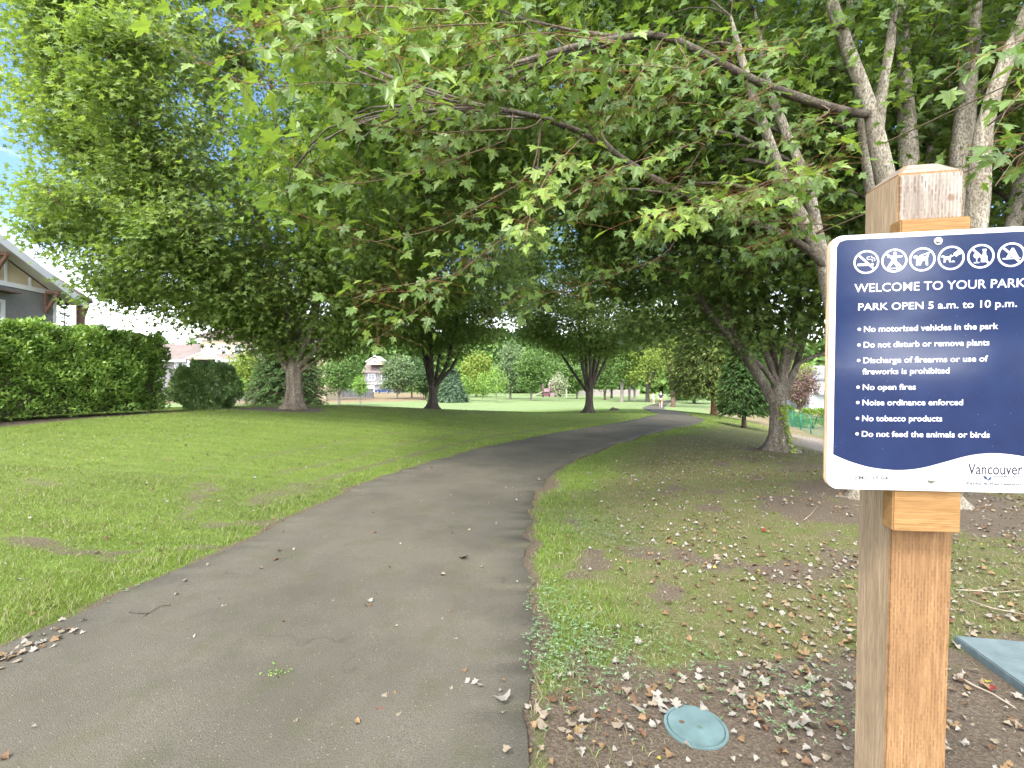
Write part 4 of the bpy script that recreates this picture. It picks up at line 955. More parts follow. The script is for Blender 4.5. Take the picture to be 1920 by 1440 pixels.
# a small lantern-like bird box seen at the picture's edge hangs from the wall
b = MB(); b.box(hx+.06, hx+.46, 16.9, 17.32, 4.45, 5.0, 0); b.prism([(hx+.0, 16.8, 5.0), (hx+.56, 16.8, 5.0), (hx+.28, 16.8, 5.3)], (0, .62, 0), 1)
in1(b.build('wall_lantern', [CREAM, TIMB], H1))

# the row house behind the shrub
d0 = 75.0; mp_ = d0/F
X = lambda px: (px-960)*mp_
Z = lambda py: CAMZ+(720-py)*mp_
H2 = empty('row_house', (X(390), d0, Hs(X(390), d0)), 'cream house with mauve brown roofs behind the round shrub', 'house')
def in2(o): o.location = tuple(-np.array(H2.location)); return o
zg = Hs(X(390), d0)-.6
b = MB(); b.box(X(250), X(500), d0+1, d0+10, zg, Z(677)); in2(b.build('wall', GREY, H2))
b = MB(); b.prism([(X(246), d0+.2, Z(677)), (X(246), d0+5, Z(640)), (X(246), d0+5.2, Z(640)), (X(246), d0+11, Z(677))], (X(504)-X(246), 0, 0)); in2(b.build('roof', MAUVE, H2))
for xa, xb in ((246, 348), (411, 504)): b = MB(); b.box(X(xa), X(xb), d0+.08, d0+.19, Z(678.5), Z(674)); in2(b.build('gutter', WHITE, H2))
b = MB(); b.box(X(360), X(470), d0+2.2, d0+9, Z(674), Z(634)); in2(b.build('upper_wall', CREAM, H2))
b = MB(); roof_gable(b, X(352), X(480), d0+1.4, d0+10, Z(634), Z(614), 'x'); b.prism([(X(352), d0+1.4, Z(634)), (X(480), d0+1.4, Z(634)), (X(470), d0+5, Z(616)), (X(362), d0+5, Z(616))], (0, .2, 0)); in2(b.build('upper_roof', MAUVE, H2))
b = MB(); b.prism([(X(352), d0-.6, Z(674)), (X(411), d0-.6, Z(674)), (X(382), d0-.6, Z(663))], (0, 4, 0)); in2(b.build('porch_gable', CREAM, H2))
b = MB()
for xa in (350, 413): b.prism([(X(xa), d0-.75, Z(675.5)), (X(382), d0-.75, Z(663.5)), (X(382), d0-.75, Z(661)), (X(xa), d0-.75, Z(673))], (0, 4.2, 0))
in2(b.build('porch_roof', WHITE, H2))
for xa in (357, 409): b = MB(); b.box(X(xa)-.15, X(xa)+.15, d0-.5, d0-.2, zg, Z(675)); in2(b.build('porch_post', WHITE, H2))
for x0, x1, z0, z1, yy in ((319, 343, 691, 677.8, d0+1), (415, 434, 693, 678, d0+1), (376, 386, 664, 645, d0+2.2), (398, 410, 664, 645, d0+2.2), (424, 440, 664, 645, d0+2.2), (455, 466, 664, 648, d0+2.2)):
    f = window(H2, X(x0), X(x1), Z(z0), Z(z1), yy, 2, 2, .14); in2(f)
b = MB(); b.box(X(352), X(360)-.02, d0+2.9, d0+6, Z(672), Z(646)); in2(b.build('dormer_cheek', GREY, H2))
H2b = empty('row_house', (X(560), d0+12, Hs(X(560), d0+12)), 'second mauve roofed house half hidden by the left maple', 'house')
def in2b(o): o.location = tuple(-np.array(H2b.location)); return o
b = MB(); b.box(X(505), X(560), d0+11, d0+19, zg, Z(642)); in2b(b.build('wall', CREAM, H2b))
b = MB(); roof_gable(b, X(498), X(567), d0+10, d0+20, Z(642), Z(612), 'x'); in2b(b.build('roof', MAUVE, H2b))
for x0 in (515, 535): in2b(window(H2b, X(x0), X(x0+12), Z(668), Z(650), d0+11, 2, 2, .14))

# the distant town house with the garage
d1 = 150.0
X = lambda px: (px-960)*d1/F
Z = lambda py: CAMZ+(720-py)*d1/F
zg = Hs(X(700), d1)-.3
H3 = empty('town_house', (X(700), d1, zg), 'distant grey town house with a white garage door', 'house')
def in3(o): o.location = tuple(-np.array(H3.location)); return o
b = MB(); b.box(X(683), X(738), d1, d1+11, zg, Z(699)); in3(b.build('wall', GREY, H3))
b = MB(); b.box(X(681), X(740), d1-.5, d1-.02, Z(720.5), Z(718)); in3(b.build('belt_course', WHITE, H3))
b = MB(); b.prism([(X(679), d1-.8, Z(699)), (X(679), d1+5.5, Z(676)), (X(679), d1+11.8, Z(699))], (X(742)-X(679), 0, 0)); in3(b.build('roof', MAUVE, H3))
b = MB(); b.prism([(X(690), d1-1.0, Z(684)), (X(718), d1-1.0, Z(684)), (X(718), d1-1.0, Z(679)), (X(704), d1-1.0, Z(670)), (X(690), d1-1.0, Z(679))], (0, 7, 0)); in3(b.build('gable', CREAM, H3))
b = MB()
for xa in (688, 720): b.prism([(X(xa), d1-1.3, Z(679.5)), (X(704), d1-1.3, Z(668.5)), (X(704), d1-1.3, Z(666.8)), (X(xa), d1-1.3, Z(677.5))], (0, 7.6, 0))
in3(b.build('gable_roof', WHITE, H3))
in3(window(H3, X(690), X(703.5), Z(713), Z(700.5), d1, 2, 2, .2)); in3(window(H3, X(715), X(728), Z(713), Z(700.5), d1, 2, 2, .2)); in3(window(H3, X(701), X(708), Z(682.6), Z(675.5), d1-1.0, 1, 1, .15))
b = MB()
for k_ in range(4): b.box(X(688), X(702.5), d1-.08, d1-.01, Z(735.6)+k_*.55, Z(735.6)+k_*.55+.53)
in3(b.build('garage_door', WHITE, H3))
# parked car
def car(name, label, x, y, z, rz, col):
    root = empty(name, (x, y, z), label, 'car', rz=rz)
    pm = mat_plain(name+'_paint', col, .25, .5, .05, 2, coat=.6, bstr=0.); blk = mat_plain('rubber', (.02, .02, .02), .8, .2, .1, 5)
    b = MB(); prof = [(-2.2, .32), (-2.25, .75), (-2.1, .95), (-1.35, 1.0), (-.75, 1.42), (.75, 1.45), (1.45, 1.0), (2.15, .92), (2.25, .6), (2.2, .32)]
    b.prism([(p, -.86, q_) for p, q_ in prof], (0, 1.72, 0)); b.build('body', pm, root, bevel=.06)
    for s_ in (-1, 1):
        g = MB(); yy = s_*.872
        g.prism([(-1.2, yy, 1.0), (-.68, yy, 1.36), (-.02, yy, 1.38), (-.02, yy, 1.0)], (0, .006*s_, 0)); g.build('side_window', GLASS, root)
        g = MB(); g.prism([(.06, yy, 1.0), (.06, yy, 1.38), (.7, yy, 1.38), (1.25, yy, 1.0)], (0, .006*s_, 0)); g.build('side_window', GLASS, root)
        for xx in (-1.38, 1.38):
            ww = MB(); ww.tube([(xx, s_*.70, .32), (xx, s_*.89, .32)], .32, 20); wh = ww.build('wheel', blk, root)
            rm = MB(); rm.tube([(xx, s_*.885, .32), (xx, s_*.90, .32)], .2, 14); rm.build('rim', mat_plain('alloy', (.5, .5, .52), .35, .5, .05, 4, .8), wh)
    for s_ in (-1, 1):
        g = MB(); g.box(2.2, 2.27, s_*.62-.16, s_*.62+.16, .62, .76); g.build('headlight', WHITE, root)
    return root
cx_ = (718-960)/F*143; car('parked_car', 'dark blue car parked outside the distant garage', cx_, 143, Hs(cx_, 143)+.1, .08, (.02, .035, .10))
# low dark retaining wall under the mid green tree
b = MB(); dW_ = 104
for i_ in range(10):
    for k_ in range(3): b.box((560-960+i_*14)/F*dW_, (560-960+i_*14+13.6)/F*dW_, dW_, dW_+.5, -1.6+k_*.72, -1.6+k_*.72+.7)
tag(b.build('retaining_wall', mat_plain('dark_block', (.10, .10, .11), .9, .1, .3, 4), bevel=.04), 'low dark block wall above the dry bank', 'wall')
# white house at the right, beyond the fence
d2 = 64.0; X = lambda px: (px-960)*d2/F; Z = lambda py: CAMZ+(720-py)*d2/F
zg = Hs(X(1545), d2)-.5
H4 = empty('white_house', (X(1545), d2, zg), 'white house with a grey roof beyond the mesh fence', 'house')
def in4(o): o.location = tuple(-np.array(H4.location)); return o
b = MB(); b.box(X(1518), X(1640), d2, d2+9, zg, Z(712)); in4(b.build('wall', PALEW, H4))
b = MB(); roof_gable(b, X(1511), X(1650), d2-.6, d2+9.6, Z(712), Z(686), 'x'); in4(b.build('roof', SHGREY, H4))
b = MB(); b.prism([(X(1526), d2-1.2, Z(740)), (X(1600), d2-1.2, Z(740)), (X(1600), d2+.0, Z(733)), (X(1526), d2+.0, Z(733))], (0, .05, .12)); in4(b.build('lean_to_roof', SHGREY, H4))
for x0 in (1531, 1544, 1562): in4(window(H4, X(x0), X(x0+9), Z(732), Z(717), d2, 2, 1, .12))

# ------------------------------------------------------------------ fences
FG = mat_plain('green_coated_wire', (.025, .16, .10), .5, .3, .15, 6)
fp = np.array([(17.5, 23.5), (19.9, 31.0), (22.6, 38.5), (25.8, 46.0), (30, 55)])
FE = empty('mesh_fence', (fp[0][0], fp[0][1], Hs(*fp[0])), 'green wire mesh fence at the bottom of the right hand slope', 'fence')
s_ = np.r_[0, np.cumsum(np.hypot(*np.diff(fp, axis=0).T))]; ns = int(s_[-1]/2.7)
pp = np.array([[np.interp(v, s_, fp[:, 0]), np.interp(v, s_, fp[:, 1])] for v in np.linspace(0, s_[-1], ns+1)])
pz = H0(pp[:, 0], pp[:, 1]); fb = np.array(FE.location)
FH = 1.25
for (x, y), z in zip(pp, pz):
    b = MB(); b.tube([(x, y, z-.2), (x, y, z+FH+.06)], .035, 8); o = b.build('post', FG, FE, True); o.location = tuple(-fb)
b = MB(); b.tube([(x, y, z+FH) for (x, y), z in zip(pp, pz)], .024, 6); o = b.build('top_rail', FG, FE, True); o.location = tuple(-fb)
WA, WB = [], []
for i in range(len(pp)-1):
    a_ = np.r_[pp[i], pz[i]]; c_ = np.r_[pp[i+1], pz[i+1]]; ln = np.linalg.norm(c_-a_); k_ = int(ln/.095)
    for j in range(-int(FH/.095), k_):
        for sg in (0, 1):
            t0, t1 = j*.095/ln, (j*.095+FH)/ln; h0, h1 = 0., FH
            if t0 < 0: h0 = -t0*ln; t0 = 0
            if t1 > 1: h1 = FH-(t1-1)*ln; t1 = 1
            if h1 <= h0: continue
            if sg: h0, h1 = FH-h0, FH-h1
            WA.append(a_+(c_-a_)*t0+np.array([0, 0, h0])); WB.append(a_+(c_-a_)*t1+np.array([0, 0, h1]))
WA, WB = np.array(WA), np.array(WB); V, Fq = tubes_many(np.stack([WA, (WA+WB)/2, WB], 1), np.full((len(WA), 3), .0032), 3)
obj('wire_mesh', raw_mesh('wire_mesh', V-fb, [(Fq, 0, None)], [FG]), FE)
# pale board fence far behind the lawn
PB = mat_plain('pale_board', (.20, .175, .165), .85, .15, .15, 3)
b = MB(); dF = 150
for i_ in range(44):
    px0 = 1085+i_*2.6; x = (px0-960)/F*dF; z = Hs(x, dF); b.box(x, x+.41, dF, dF+.06, z-.1, z+1.9+.05*math.sin(i_*1.7))
tag(b.build('board_fence', PB), 'pale board fence far behind the lawn, right of the playground', 'fence')

# ------------------------------------------------------------------ playground
dP = 128.0; xP = (1034-960)/F*dP; zP = Hs(xP, dP)
PG = empty('playground_tower', (xP, dP, zP), 'purple and pink play tower with a pale slide across the lawn', 'play structure')
PUR = mat_plain('purple_plastic', (0.1200, 0.0440, 0.0680), .5, .3, .1, 3); PINK = mat_plain('pink_panel', (0.2400, 0.1520, 0.1760), .5, .3, .1, 3); PALE = mat_plain('pale_plastic', (0.2880, 0.2800, 0.2400), .5, .3, .08, 3)
for x, y, hh in ((-2.3, -.9, 3.6), (-2.3, .9, 3.6), (-.6, -.9, 4.2), (-.6, .9, 4.2), (1.0, -.9, 3.6), (1.0, .9, 3.6), (2.4, -.9, 2.6), (2.4, .9, 2.6)):
    b = MB(); b.tube([(x, y, -.2), (x, y, hh)], .11, 10); b.build('post', PUR if x < -1 or x > 2 else PINK, PG, True)
for x0, x1, z in ((-2.3, -.6, 1.3), (-.6, 1.0, 1.7), (1.0, 2.4, 1.1)):
    b = MB(); b.box(x0, x1, -.9, .9, z, z+.12); b.build('deck', PUR, PG)
for x0, x1, z0, z1, mt in ((-2.15, -.75, 1.45, 2.4, PINK), (-.45, .85, 1.85, 2.9, PUR), (1.15, 2.25, 1.25, 2.1, PINK), (-2.1, -.8, .35, 1.15, PUR), (-.4, .8, .3, 1.2, PINK)):
    b = MB(); b.box(x0, x1, -1.0, -.92, z0, z1); b.build('panel', mt, PG, bevel=.02)
b = MB()
for s_ in (-.34, .34): b.prism([(-2.4, s_, 1.32), (-3.4, s_, 1.0), (-4.6, s_, .3), (-5.4, s_, .16), (-5.4, s_, .42), (-4.5, s_, .62), (-3.3, s_, 1.35), (-2.4, s_, 1.65)], (0, .06, 0))
b.prism([(-2.4, -.34, 1.3), (-3.4, -.34, .98), (-4.6, -.34, .28), (-5.4, -.34, .14), (-5.4, -.34, .2), (-4.6, -.34, .36), (-3.4, -.34, 1.06), (-2.4, -.34, 1.38)], (0, .7, 0))
b.build('slide', PALE, PG)
b = MB(); b.prism([(-.75, -1.1, 3.3), (1.15, -1.1, 3.3), (.2, -1.1, 4.1)], (0, 2.2, 0)); b.build('roof', PUR, PG)
xT = (1062-960)/F*126; TB = MB(); zT = Hs(xT, 126)
TB.box(-.22, .22, -.15, .15, -.2, 3.6); TB.box(-1.5, 1.0, -.12, .12, 3.602, 3.95)
tag(TB.build('beam_post', PALE, loc=(xT, 126, zT)), 'pale timber post with a crossbeam right of the play tower', 'post')
# dark heap on the lawn
x, y = (1151-960)/F*33.5, 33.5; r = np.random.default_rng(9); b = MB()
u_ = np.linspace(0, 2*np.pi, 20, endpoint=False); V = [(0, 0, .17)]
for k_, (rr, zz) in enumerate(((.12, .16), (.24, .11), (.36, .02), (.4, -.1))):
    for a_ in u_: q_ = rr*(1+.25*math.sin(3*a_+k_)+.15*r.normal()); V.append((q_*math.cos(a_), q_*.6*math.sin(a_), zz*(1+.5*r.normal()*.5)))
fs = [(0, 1+i, 1+(i+1) % 20) for i in range(20)]+[(1+k*20+i, 1+(k+1)*20+i, 1+(k+1)*20+(i+1) % 20, 1+k*20+(i+1) % 20) for k in range(3) for i in range(20)]
b.add(V, fs); tag(b.build('soil_heap', mat_plain('dark_soil', (.05, .045, .035), .95, .1, .5, 20, bstr=.8), loc=(x, y, Hs(x, y)), smooth=True), 'small dark heap on the lawn right of the maple near the bend', 'heap')

# ------------------------------------------------------------------ the park sign
C0 = np.array([.99078, 1.10120, CAMZ+.05015])
su = np.array([.98801576, -.15408647, .0090677]); sv = np.array([-.01700746, -.05028814, .99858993]); sn = np.cross(su, sv)
SG = empty('park_sign', (0, 0, 0), 'blue and white park rules sign on a wooden post', 'sign')
SM = Matrix(((su[0], -sn[0], sv[0], C0[0]), (su[1], -sn[1], sv[1], C0[1]), (su[2], -sn[2], sv[2], C0[2]), (0, 0, 0, 1)))
SG.matrix_world = SM
WP, HP_ = .4535, .61
CED = mat_wood('cedar_incised', (0.1815, 0.0985, 0.0429), (0.2563, 0.1519, 0.0726), True, (0.1068, 0.0534, 0.0221))
CEDB = mat_wood('cedar_block', (0.1915, 0.1009, 0.0356), (0.2669, 0.1559, 0.0631), False, (0.0697, 0.0367, 0.0206), vert=False)
GREYW = mat_wood('weathered_wood', (0.2415, 0.1709, 0.1059), (0.3643, 0.2664, 0.1702), False, (0.0932, 0.0636, 0.0386))
BLEACH = mat_wood('bleached_wood', (0.1560, 0.1248, 0.0998), (0.2621, 0.2340, 0.2028), True, (0.0811, 0.0468, 0.0281), pale=(0.2683, 0.2558, 0.2371))
ENDG = mat_wood('end_grain', (0.1373, 0.1061, 0.0811), (0.2246, 0.1810, 0.1498), False, (0.0624, 0.0437, 0.0312), vert=False)
# post
pw, pd, y0 = .139, .139, .052; xc = .016; zt = .490; zs = (-1.62, -.35, .3395, .457, zt)
b = MB()
def ring(z, ins=0.): return [(xc-pw/2+ins, y0+ins, z), (xc+pw/2-ins, y0+ins, z), (xc+pw/2-ins, y0+pd-ins, z), (xc-pw/2+ins, y0+pd-ins, z)]
rs = [ring(zs[0]), ring(zs[1]), ring(zs[2]), ring(zs[3]), ring(zs[4], .036)]
V = sum(rs, [])
for k_ in range(4):
    for j in range(4):
        f = (k_*4+j, k_*4+(j+1) % 4, k_*4+4+(j+1) % 4, k_*4+4+j)
        mi = 4 if k_ == 3 else (1 if j == 3 or j == 2 else (3 if k_ == 2 else 0) if j == 0 else 1)
        b.F.append(([q_ for q_ in f], mi))
b.F.append(([16, 17, 18, 19], 4)); b.F.append(([3, 2, 1, 0], 1)); b.V.append(np.array(V, float)); b.n = len(V)
b.build('post', [CED, GREYW, CEDB, BLEACH, ENDG], SG, bevel=.0035)
for z0, z1, dx in ((-.408, -.245, 0), (.235, .3375, .002)):
    b = MB(); b.box(-.0745+dx, .0715+dx, .0085, .0515, z0, z1); b.build('mounting_block', CEDB, SG, bevel=.003)
def rrect(w_, h_, rad, k=8):
    p = []
    for cx, cz, a0 in ((w_/2-rad, h_/2-rad, 0), (-w_/2+rad, h_/2-rad, 90), (-w_/2+rad, -h_/2+rad, 180), (w_/2-rad, -h_/2+rad, 270)):
        for i in range(k+1):
            a_ = math.radians(a0+90*i/k); p.append((cx+rad*math.cos(a_), cz+rad*math.sin(a_)))
    return p
m, n = new_mat('sign_white'); t = N(n, 'TexCoord')
fw = noise(n, t.outputs['Object'], 30, 3); out(n, principled(n, ramp(n, [(.3, (0.4440, 0.4440, 0.4625)), (.7, (0.4884, 0.4884, 0.5069))], fw).outputs[0], .22, .5)); SWHITE = m
m, n = new_mat('sign_navy'); t = N(n, 'TexCoord'); o_ = t.outputs['Object']
fw = noise(n, o_, 14, 5); vs1 = N(n, 'TexVoronoi'); vs1.inputs['Scale'].default_value = 75; n.links.new(o_, vs1.inputs['Vector'])
fs2 = noise(n, o_, 260, 2)
c = ramp(n, [(.3, (.0085, .0150, .046)), (.7, (.0115, .0205, .060))], fw).outputs[0]
c = mixrgb(n, math_(n, 'MULTIPLY', maprange(n, vs1.outputs['Distance'], .03, .09, .55, 0), maprange(n, fs2, .45, .6)), c, (0.2220, 0.2442, 0.3108))
p = principled(n, c, .12, .5, coat=.15); p.inputs['Coat Roughness'].default_value = .05; out(n, p); SNAVY = m
SGREY = mat_plain('sign_grey_print', (.062, .064, .070), .4, .3, .02, 10, bstr=0.); SDARK = mat_plain('sign_dark_print', (.012, .013, .02), .4, .3, .02, 10, bstr=0.)
SBLUE = mat_plain('sign_swoosh_print', (.02, .027, .07), .4, .3, .02, 10, bstr=0.)
ALU = mat_plain('bolt_steel', (.55, .54, .52), .3, .5, .1, 30, metal=1.)
b = MB(); b.prism([(x, 0, z) for x, z in rrect(WP, HP_, .026)], (0, .003, 0)); PANEL = b.build('panel', SWHITE, SG)
b = MB(); b.prism([(x-.0015, .0032, z) for x, z in rrect(WP+.008, HP_-.004, .028)], (0, .0052, 0)); b.build('backing_board', GREYW, SG, bevel=.0008)
yf = -.0007
wave = [(-.2137, -.2199), (-.1838, -.2351), (-.1326, -.2512), (-.0699, -.2575), (-.0206, -.251), (.0316, -.2335), (.0752, -.2181), (.1145, -.2117), (.1497, -.2125), (.1893, -.2187), (.2125, -.2240)]
wv = np.array(wave); xs_ = np.linspace(wv[0, 0], wv[-1, 0], 60)
zs_ = np.interp(xs_, wv[:, 0], wv[:, 1]); 
for _ in range(10): zs_[1:-1] = .25*zs_[:-2]+.5*zs_[1:-1]+.25*zs_[2:]
poly = [(x, z) for x, z in zip(xs_, zs_)]+[(.2125, .275), (.2065, .288), (.193, .2935), (-.195, .2945), (-.208, .290), (-.2137, .278)]
b = MB(); b.prism([(x, yf, z) for x, z in poly], (0, .0006, 0)); BLUE = b.build('blue_field', SNAVY, PANEL)
def text_mesh(body, bold=.0):
    cu = bpy.data.curves.new('lettering', 'FONT'); cu.body = body; cu.size = 1; cu.offset = bold; cu.extrude = 0.006; cu.resolution_u = 3; cu.space_character = 1.0
    o = bpy.data.objects.new('lettering', cu); COL.objects.link(o)
    dg = bpy.context.evaluated_depsgraph_get(); dg.update()
    me = bpy.data.meshes.new_from_object(o.evaluated_get(dg)); bpy.data.objects.remove(o); bpy.data.curves.remove(cu)
    return me
def lettering(body, x0, x1, z0, z1, cap, mat, parent, bold=.012, name='lettering', y=-.0009, refcap=.729):
    me = text_mesh(body, bold); V = np.empty(len(me.vertices)*3, np.float32); me.vertices.foreach_get('co', V); V = V.reshape(-1, 3)
    a0, a1 = V[:, 0].min(), V[:, 0].max()
    sx_ = (x1-x0)/(a1-a0); sz_ = cap/refcap
    u_ = (V[:, 0]-a0)*sx_; Q = np.stack([x0+u_, y-.0002+(-V[:, 2])*.01, z0+(z1-z0)*u_/(x1-x0)+V[:, 1]*sz_], -1)
    me.vertices.foreach_set('co', Q.astype(np.float32).ravel()); me.materials.clear(); me.materials.append(mat); me.update()
    return obj(name, me, parent)
lettering('WELCOME TO YOUR PARK', -.174, .1782, .1702, .1690, .0205, SWHITE, BLUE, .006)
lettering('PARK OPEN 5 a.m. to 10 p.m.', -.1649, .1633, .1272, .1246, .0172, SWHITE, BLUE, .010)
for tx, x1, zz in (('No motorized vehicles in the park', .1273, .0755), ('Do not disturb or remove plants', .111, .0383), ('Discharge of firearms or use of', .109, .0012), ('fireworks is prohibited', .0314, -.0255),
                   ('No open fires', -.0381, -.063), ('Noise ordinance enforced', .0612, -.100), ('No tobacco products', .0191, -.1382), ('Do not feed the animals or birds', .1181, -.1759)):
    x0 = -.1529 if tx.startswith('fireworks') else -.1515
    lettering(tx, x0, x1, zz, zz, .0142, SWHITE, BLUE, .013)
    if not tx.startswith('fireworks'):
        b = MB(); k_ = np.linspace(0, 2*np.pi, 14, endpoint=False); b.prism([(-.1617+.0037*math.cos(a_), -.0011, zz+.0066+.0037*math.sin(a_)) for a_ in k_], (0, .0005, 0)); b.build('bullet', SWHITE, BLUE)
lettering('VMC 15.04', -.1677, -.0918, -.2806, -.2802, .0095, SGREY, PANEL, .02, y=-.0004)
LG = [lettering('Vancouver', .0764, .1873, -.2632, -.2618, .0275, SDARK, PANEL, .006, 'logo', y=-.0004),
      lettering('WASHINGTON', .128, .1844, -.2690, -.2690, .0040, SGREY, PANEL, .03, 'logo', y=-.0004),
      lettering('CITY OF', .094, .118, -.2335, -.2335, .0030, SGREY, PANEL, 0., 'logo', y=-.0004),
      lettering('Parks & Recreation', .0739, .185, -.2872, -.2868, .0062, SGREY, PANEL, .025, 'logo', y=-.0004)]
def ribbon(mb, pts, w0, w1, y=-.0006, dep=.0005):
    pts = np.asarray(pts, float); wv_ = np.linspace(w0, w1, len(pts)); d = norm(np.gradient(pts, axis=0)); nn_ = np.stack([-d[:, 1], d[:, 0]], -1)
    A = pts+nn_*wv_[:, None]/2; B = pts-nn_*wv_[:, None]/2
    for i in range(len(pts)-1): mb.prism([(A[i][0], y, A[i][1]), (A[i+1][0], y, A[i+1][1]), (B[i+1][0], y, B[i+1][1]), (B[i][0], y, B[i][1])], (0, dep, 0))
b = MB(); xs_ = np.linspace(0, 1, 16)
for x0, x1, z0, am in ((.078, .116, -.2702, .0016), (.076, .117, -.2737, .0012)): ribbon(b, np.c_[x0+(x1-x0)*xs_, z0+am*np.sin(xs_*3.1)], .0003, .0009)
for x0, x1, z0, am in ((.122, .183, -.2720, -.0048), (.122, .178, -.2750, -.0042)): ribbon(b, np.c_[x0+(x1-x0)*xs_, z0+am*np.sin(xs_*2.6)], .0013, .0003)
b.prism([(.1075, -.0006, -.2655), (.1135, -.0006, -.2672), (.1165, -.0006, -.2715), (.1175, -.0006, -.2765), (.1125, -.0006, -.2738), (.1095, -.0006, -.2702)], (0, .0005, 0))
b.prism([(.126, -.0006, -.2672), (.1215, -.0006, -.2695), (.1185, -.0006, -.2735), (.118, -.0006, -.2785), (.1225, -.0006, -.2745), (.125, -.0006, -.271)], (0, .0005, 0))
b.build('logo', SBLUE, PANEL)
# pictograms
def disc(mb, cx, cz, r_, y=-.0012, dep=.0005, k=16, sx=1., a0=0., a1=2*math.pi):
    mb.prism([(cx+sx*r_*math.cos(a_), y, cz+r_*math.sin(a_)) for a_ in np.linspace(a0, a1, k, endpoint=a1-a0 < 6.2)], (0, dep, 0))
def ringp(mb, cx, cz, r0_, r1_, k=40):
    for i in range(k):
        a, b_ = 2*math.pi*i/k, 2*math.pi*(i+1)/k
        mb.prism([(cx+r1_*math.cos(a), -.0012, cz+r1_*math.sin(a)), (cx+r1_*math.cos(b_), -.0012, cz+r1_*math.sin(b_)), (cx+r0_*math.cos(b_), -.0012, cz+r0_*math.sin(b_)), (cx+r0_*math.cos(a), -.0012, cz+r0_*math.sin(a))], (0, .0005, 0))
def bar2(mb, x0, z0, x1, z1, w_, y=-.0012): ribbon(mb, [(x0, z0), (x1, z1)], w_, w_, y)
IC = [(-.1495, .2403), (-.0901, .2408), (-.0316, .2408), (.0279, .2411), (.0879, .2419), (.1485, .2423)]
for k_, (cx, cz) in enumerate(IC):
    R_ = .0270; b = MB(); ringp(b, cx, cz, R_-.0036, R_+.0004)
    q_ = lambda x, z: (cx+x*R_, cz+z*R_)
    def PL(pts, y=-.0012): b.prism([(q_(x, z)[0], y, q_(x, z)[1]) for x, z in pts], (0, .0005, 0))
    if k_ not in (2, 3): bar2(b, *q_(-.62, .62), *q_(.62, -.62), .0044, -.0014)
    if k_ == 0:
        PL([(-.68, -.32), (.30, -.32), (.30, -.12), (-.68, -.12)]); PL([(.40, -.34), (.56, -.34), (.56, -.12), (.40, -.12)])
        ribbon(b, [q_(x, z) for x, z in ((.48, .02), (.50, .16), (.36, .22), (.12, .22), (.04, .36), (.16, .46), (.30, .44))], .0018, .0015, -.0012)
        ribbon(b, [q_(x, z) for x, z in ((.66, .06), (.66, .30), (.46, .36), (.40, .52))], .0017, .0013, -.0012)
    if k_ == 1:
        disc(b, *q_(.05, .62), .0036); PL([(-.55, .42), (.62, .42), (.62, .28), (.2, .26), (.12, -.1), (.34, -.48), (.2, -.56), (-.04, -.2), (-.38, -.62), (-.56, -.56), (-.2, .02), (-.12, .26), (-.55, .28)])
        PL([(-.5, -.72), (.45, -.68), (.5, -.62), (-.5, -.64)], -.0011); disc(b, *q_(-.3, -.78), .0014); disc(b, *q_(.25, -.76), .0014)
    if k_ == 2:
        PL([(-.72, .18), (-.6, .34), (-.44, .36), (-.34, .26), (.02, .22), (.30, .28), (.48, .5), (.52, .42), (.42, .1), (.46, -.52), (.3, -.52), (.24, -.12), (.1, -.1), (-.02, -.2), (-.1, -.5), (-.24, -.5), (-.14, -.2), (-.22, -.14), (-.32, -.52), (-.46, -.52), (-.44, .02), (-.54, .1)])
        bar2(b, *q_(-.2, .3), *q_(.78, .66), .0026, -.0013)
    if k_ == 3:
        PL([(-.78, .12), (-.68, .24), (-.56, .24), (-.5, .16), (-.14, .12), (-.02, .3), (.02, .26), (-.04, -.02), (-.02, -.36), (-.12, -.36), (-.2, -.1), (-.36, -.1), (-.44, -.36), (-.56, -.36), (-.54, .02), (-.64, .06)])
        bar2(b, *q_(-.02, .1), *q_(.34, .3), .0022); bar2(b, *q_(.26, .22), *q_(.62, .52), .0095, -.0013); bar2(b, *q_(.6, .3), *q_(.74, .44), .004, -.0011)
        disc(b, *q_(.16, -.34), .0030, a0=0, a1=math.pi, k=9); PL([(.02, -.36), (.30, -.36), (.26, -.28), (.06, -.28)], -.0011)
    if k_ == 4:
        PL([(.02, -.5), (.48, -.5), (.48, -.02), (.38, .14), (.36, .44), (.4, .46), (.4, .6), (.12, .6), (.12, .46), (.16, .44), (.14, .14), (.02, -.02)])
        disc(b, *q_(-.3, .08), .0064, a0=math.pi*.98, a1=math.pi*2.02, k=12); PL([(-.54, .08), (-.06, .08), (-.1, .24), (-.5, .24)], -.0011)
        PL([(-.33, -.12), (-.27, -.12), (-.27, -.5), (-.33, -.5)]); PL([(-.5, -.56), (-.1, -.56), (-.1, -.48), (-.5, -.48)], -.0011)
    if k_ == 5:
        PL([(-.62, -.36), (.66, -.36), (.66, -.26), (-.62, -.26)]); PL([(.02, .56), (.16, .56), (.56, -.24), (.30, -.24), (.09, .16)], -.0011); PL([(.02, .56), (.09, .16), (-.12, -.24), (-.38, -.24)], -.0013)
    b.build('pictogram', SWHITE, BLUE)
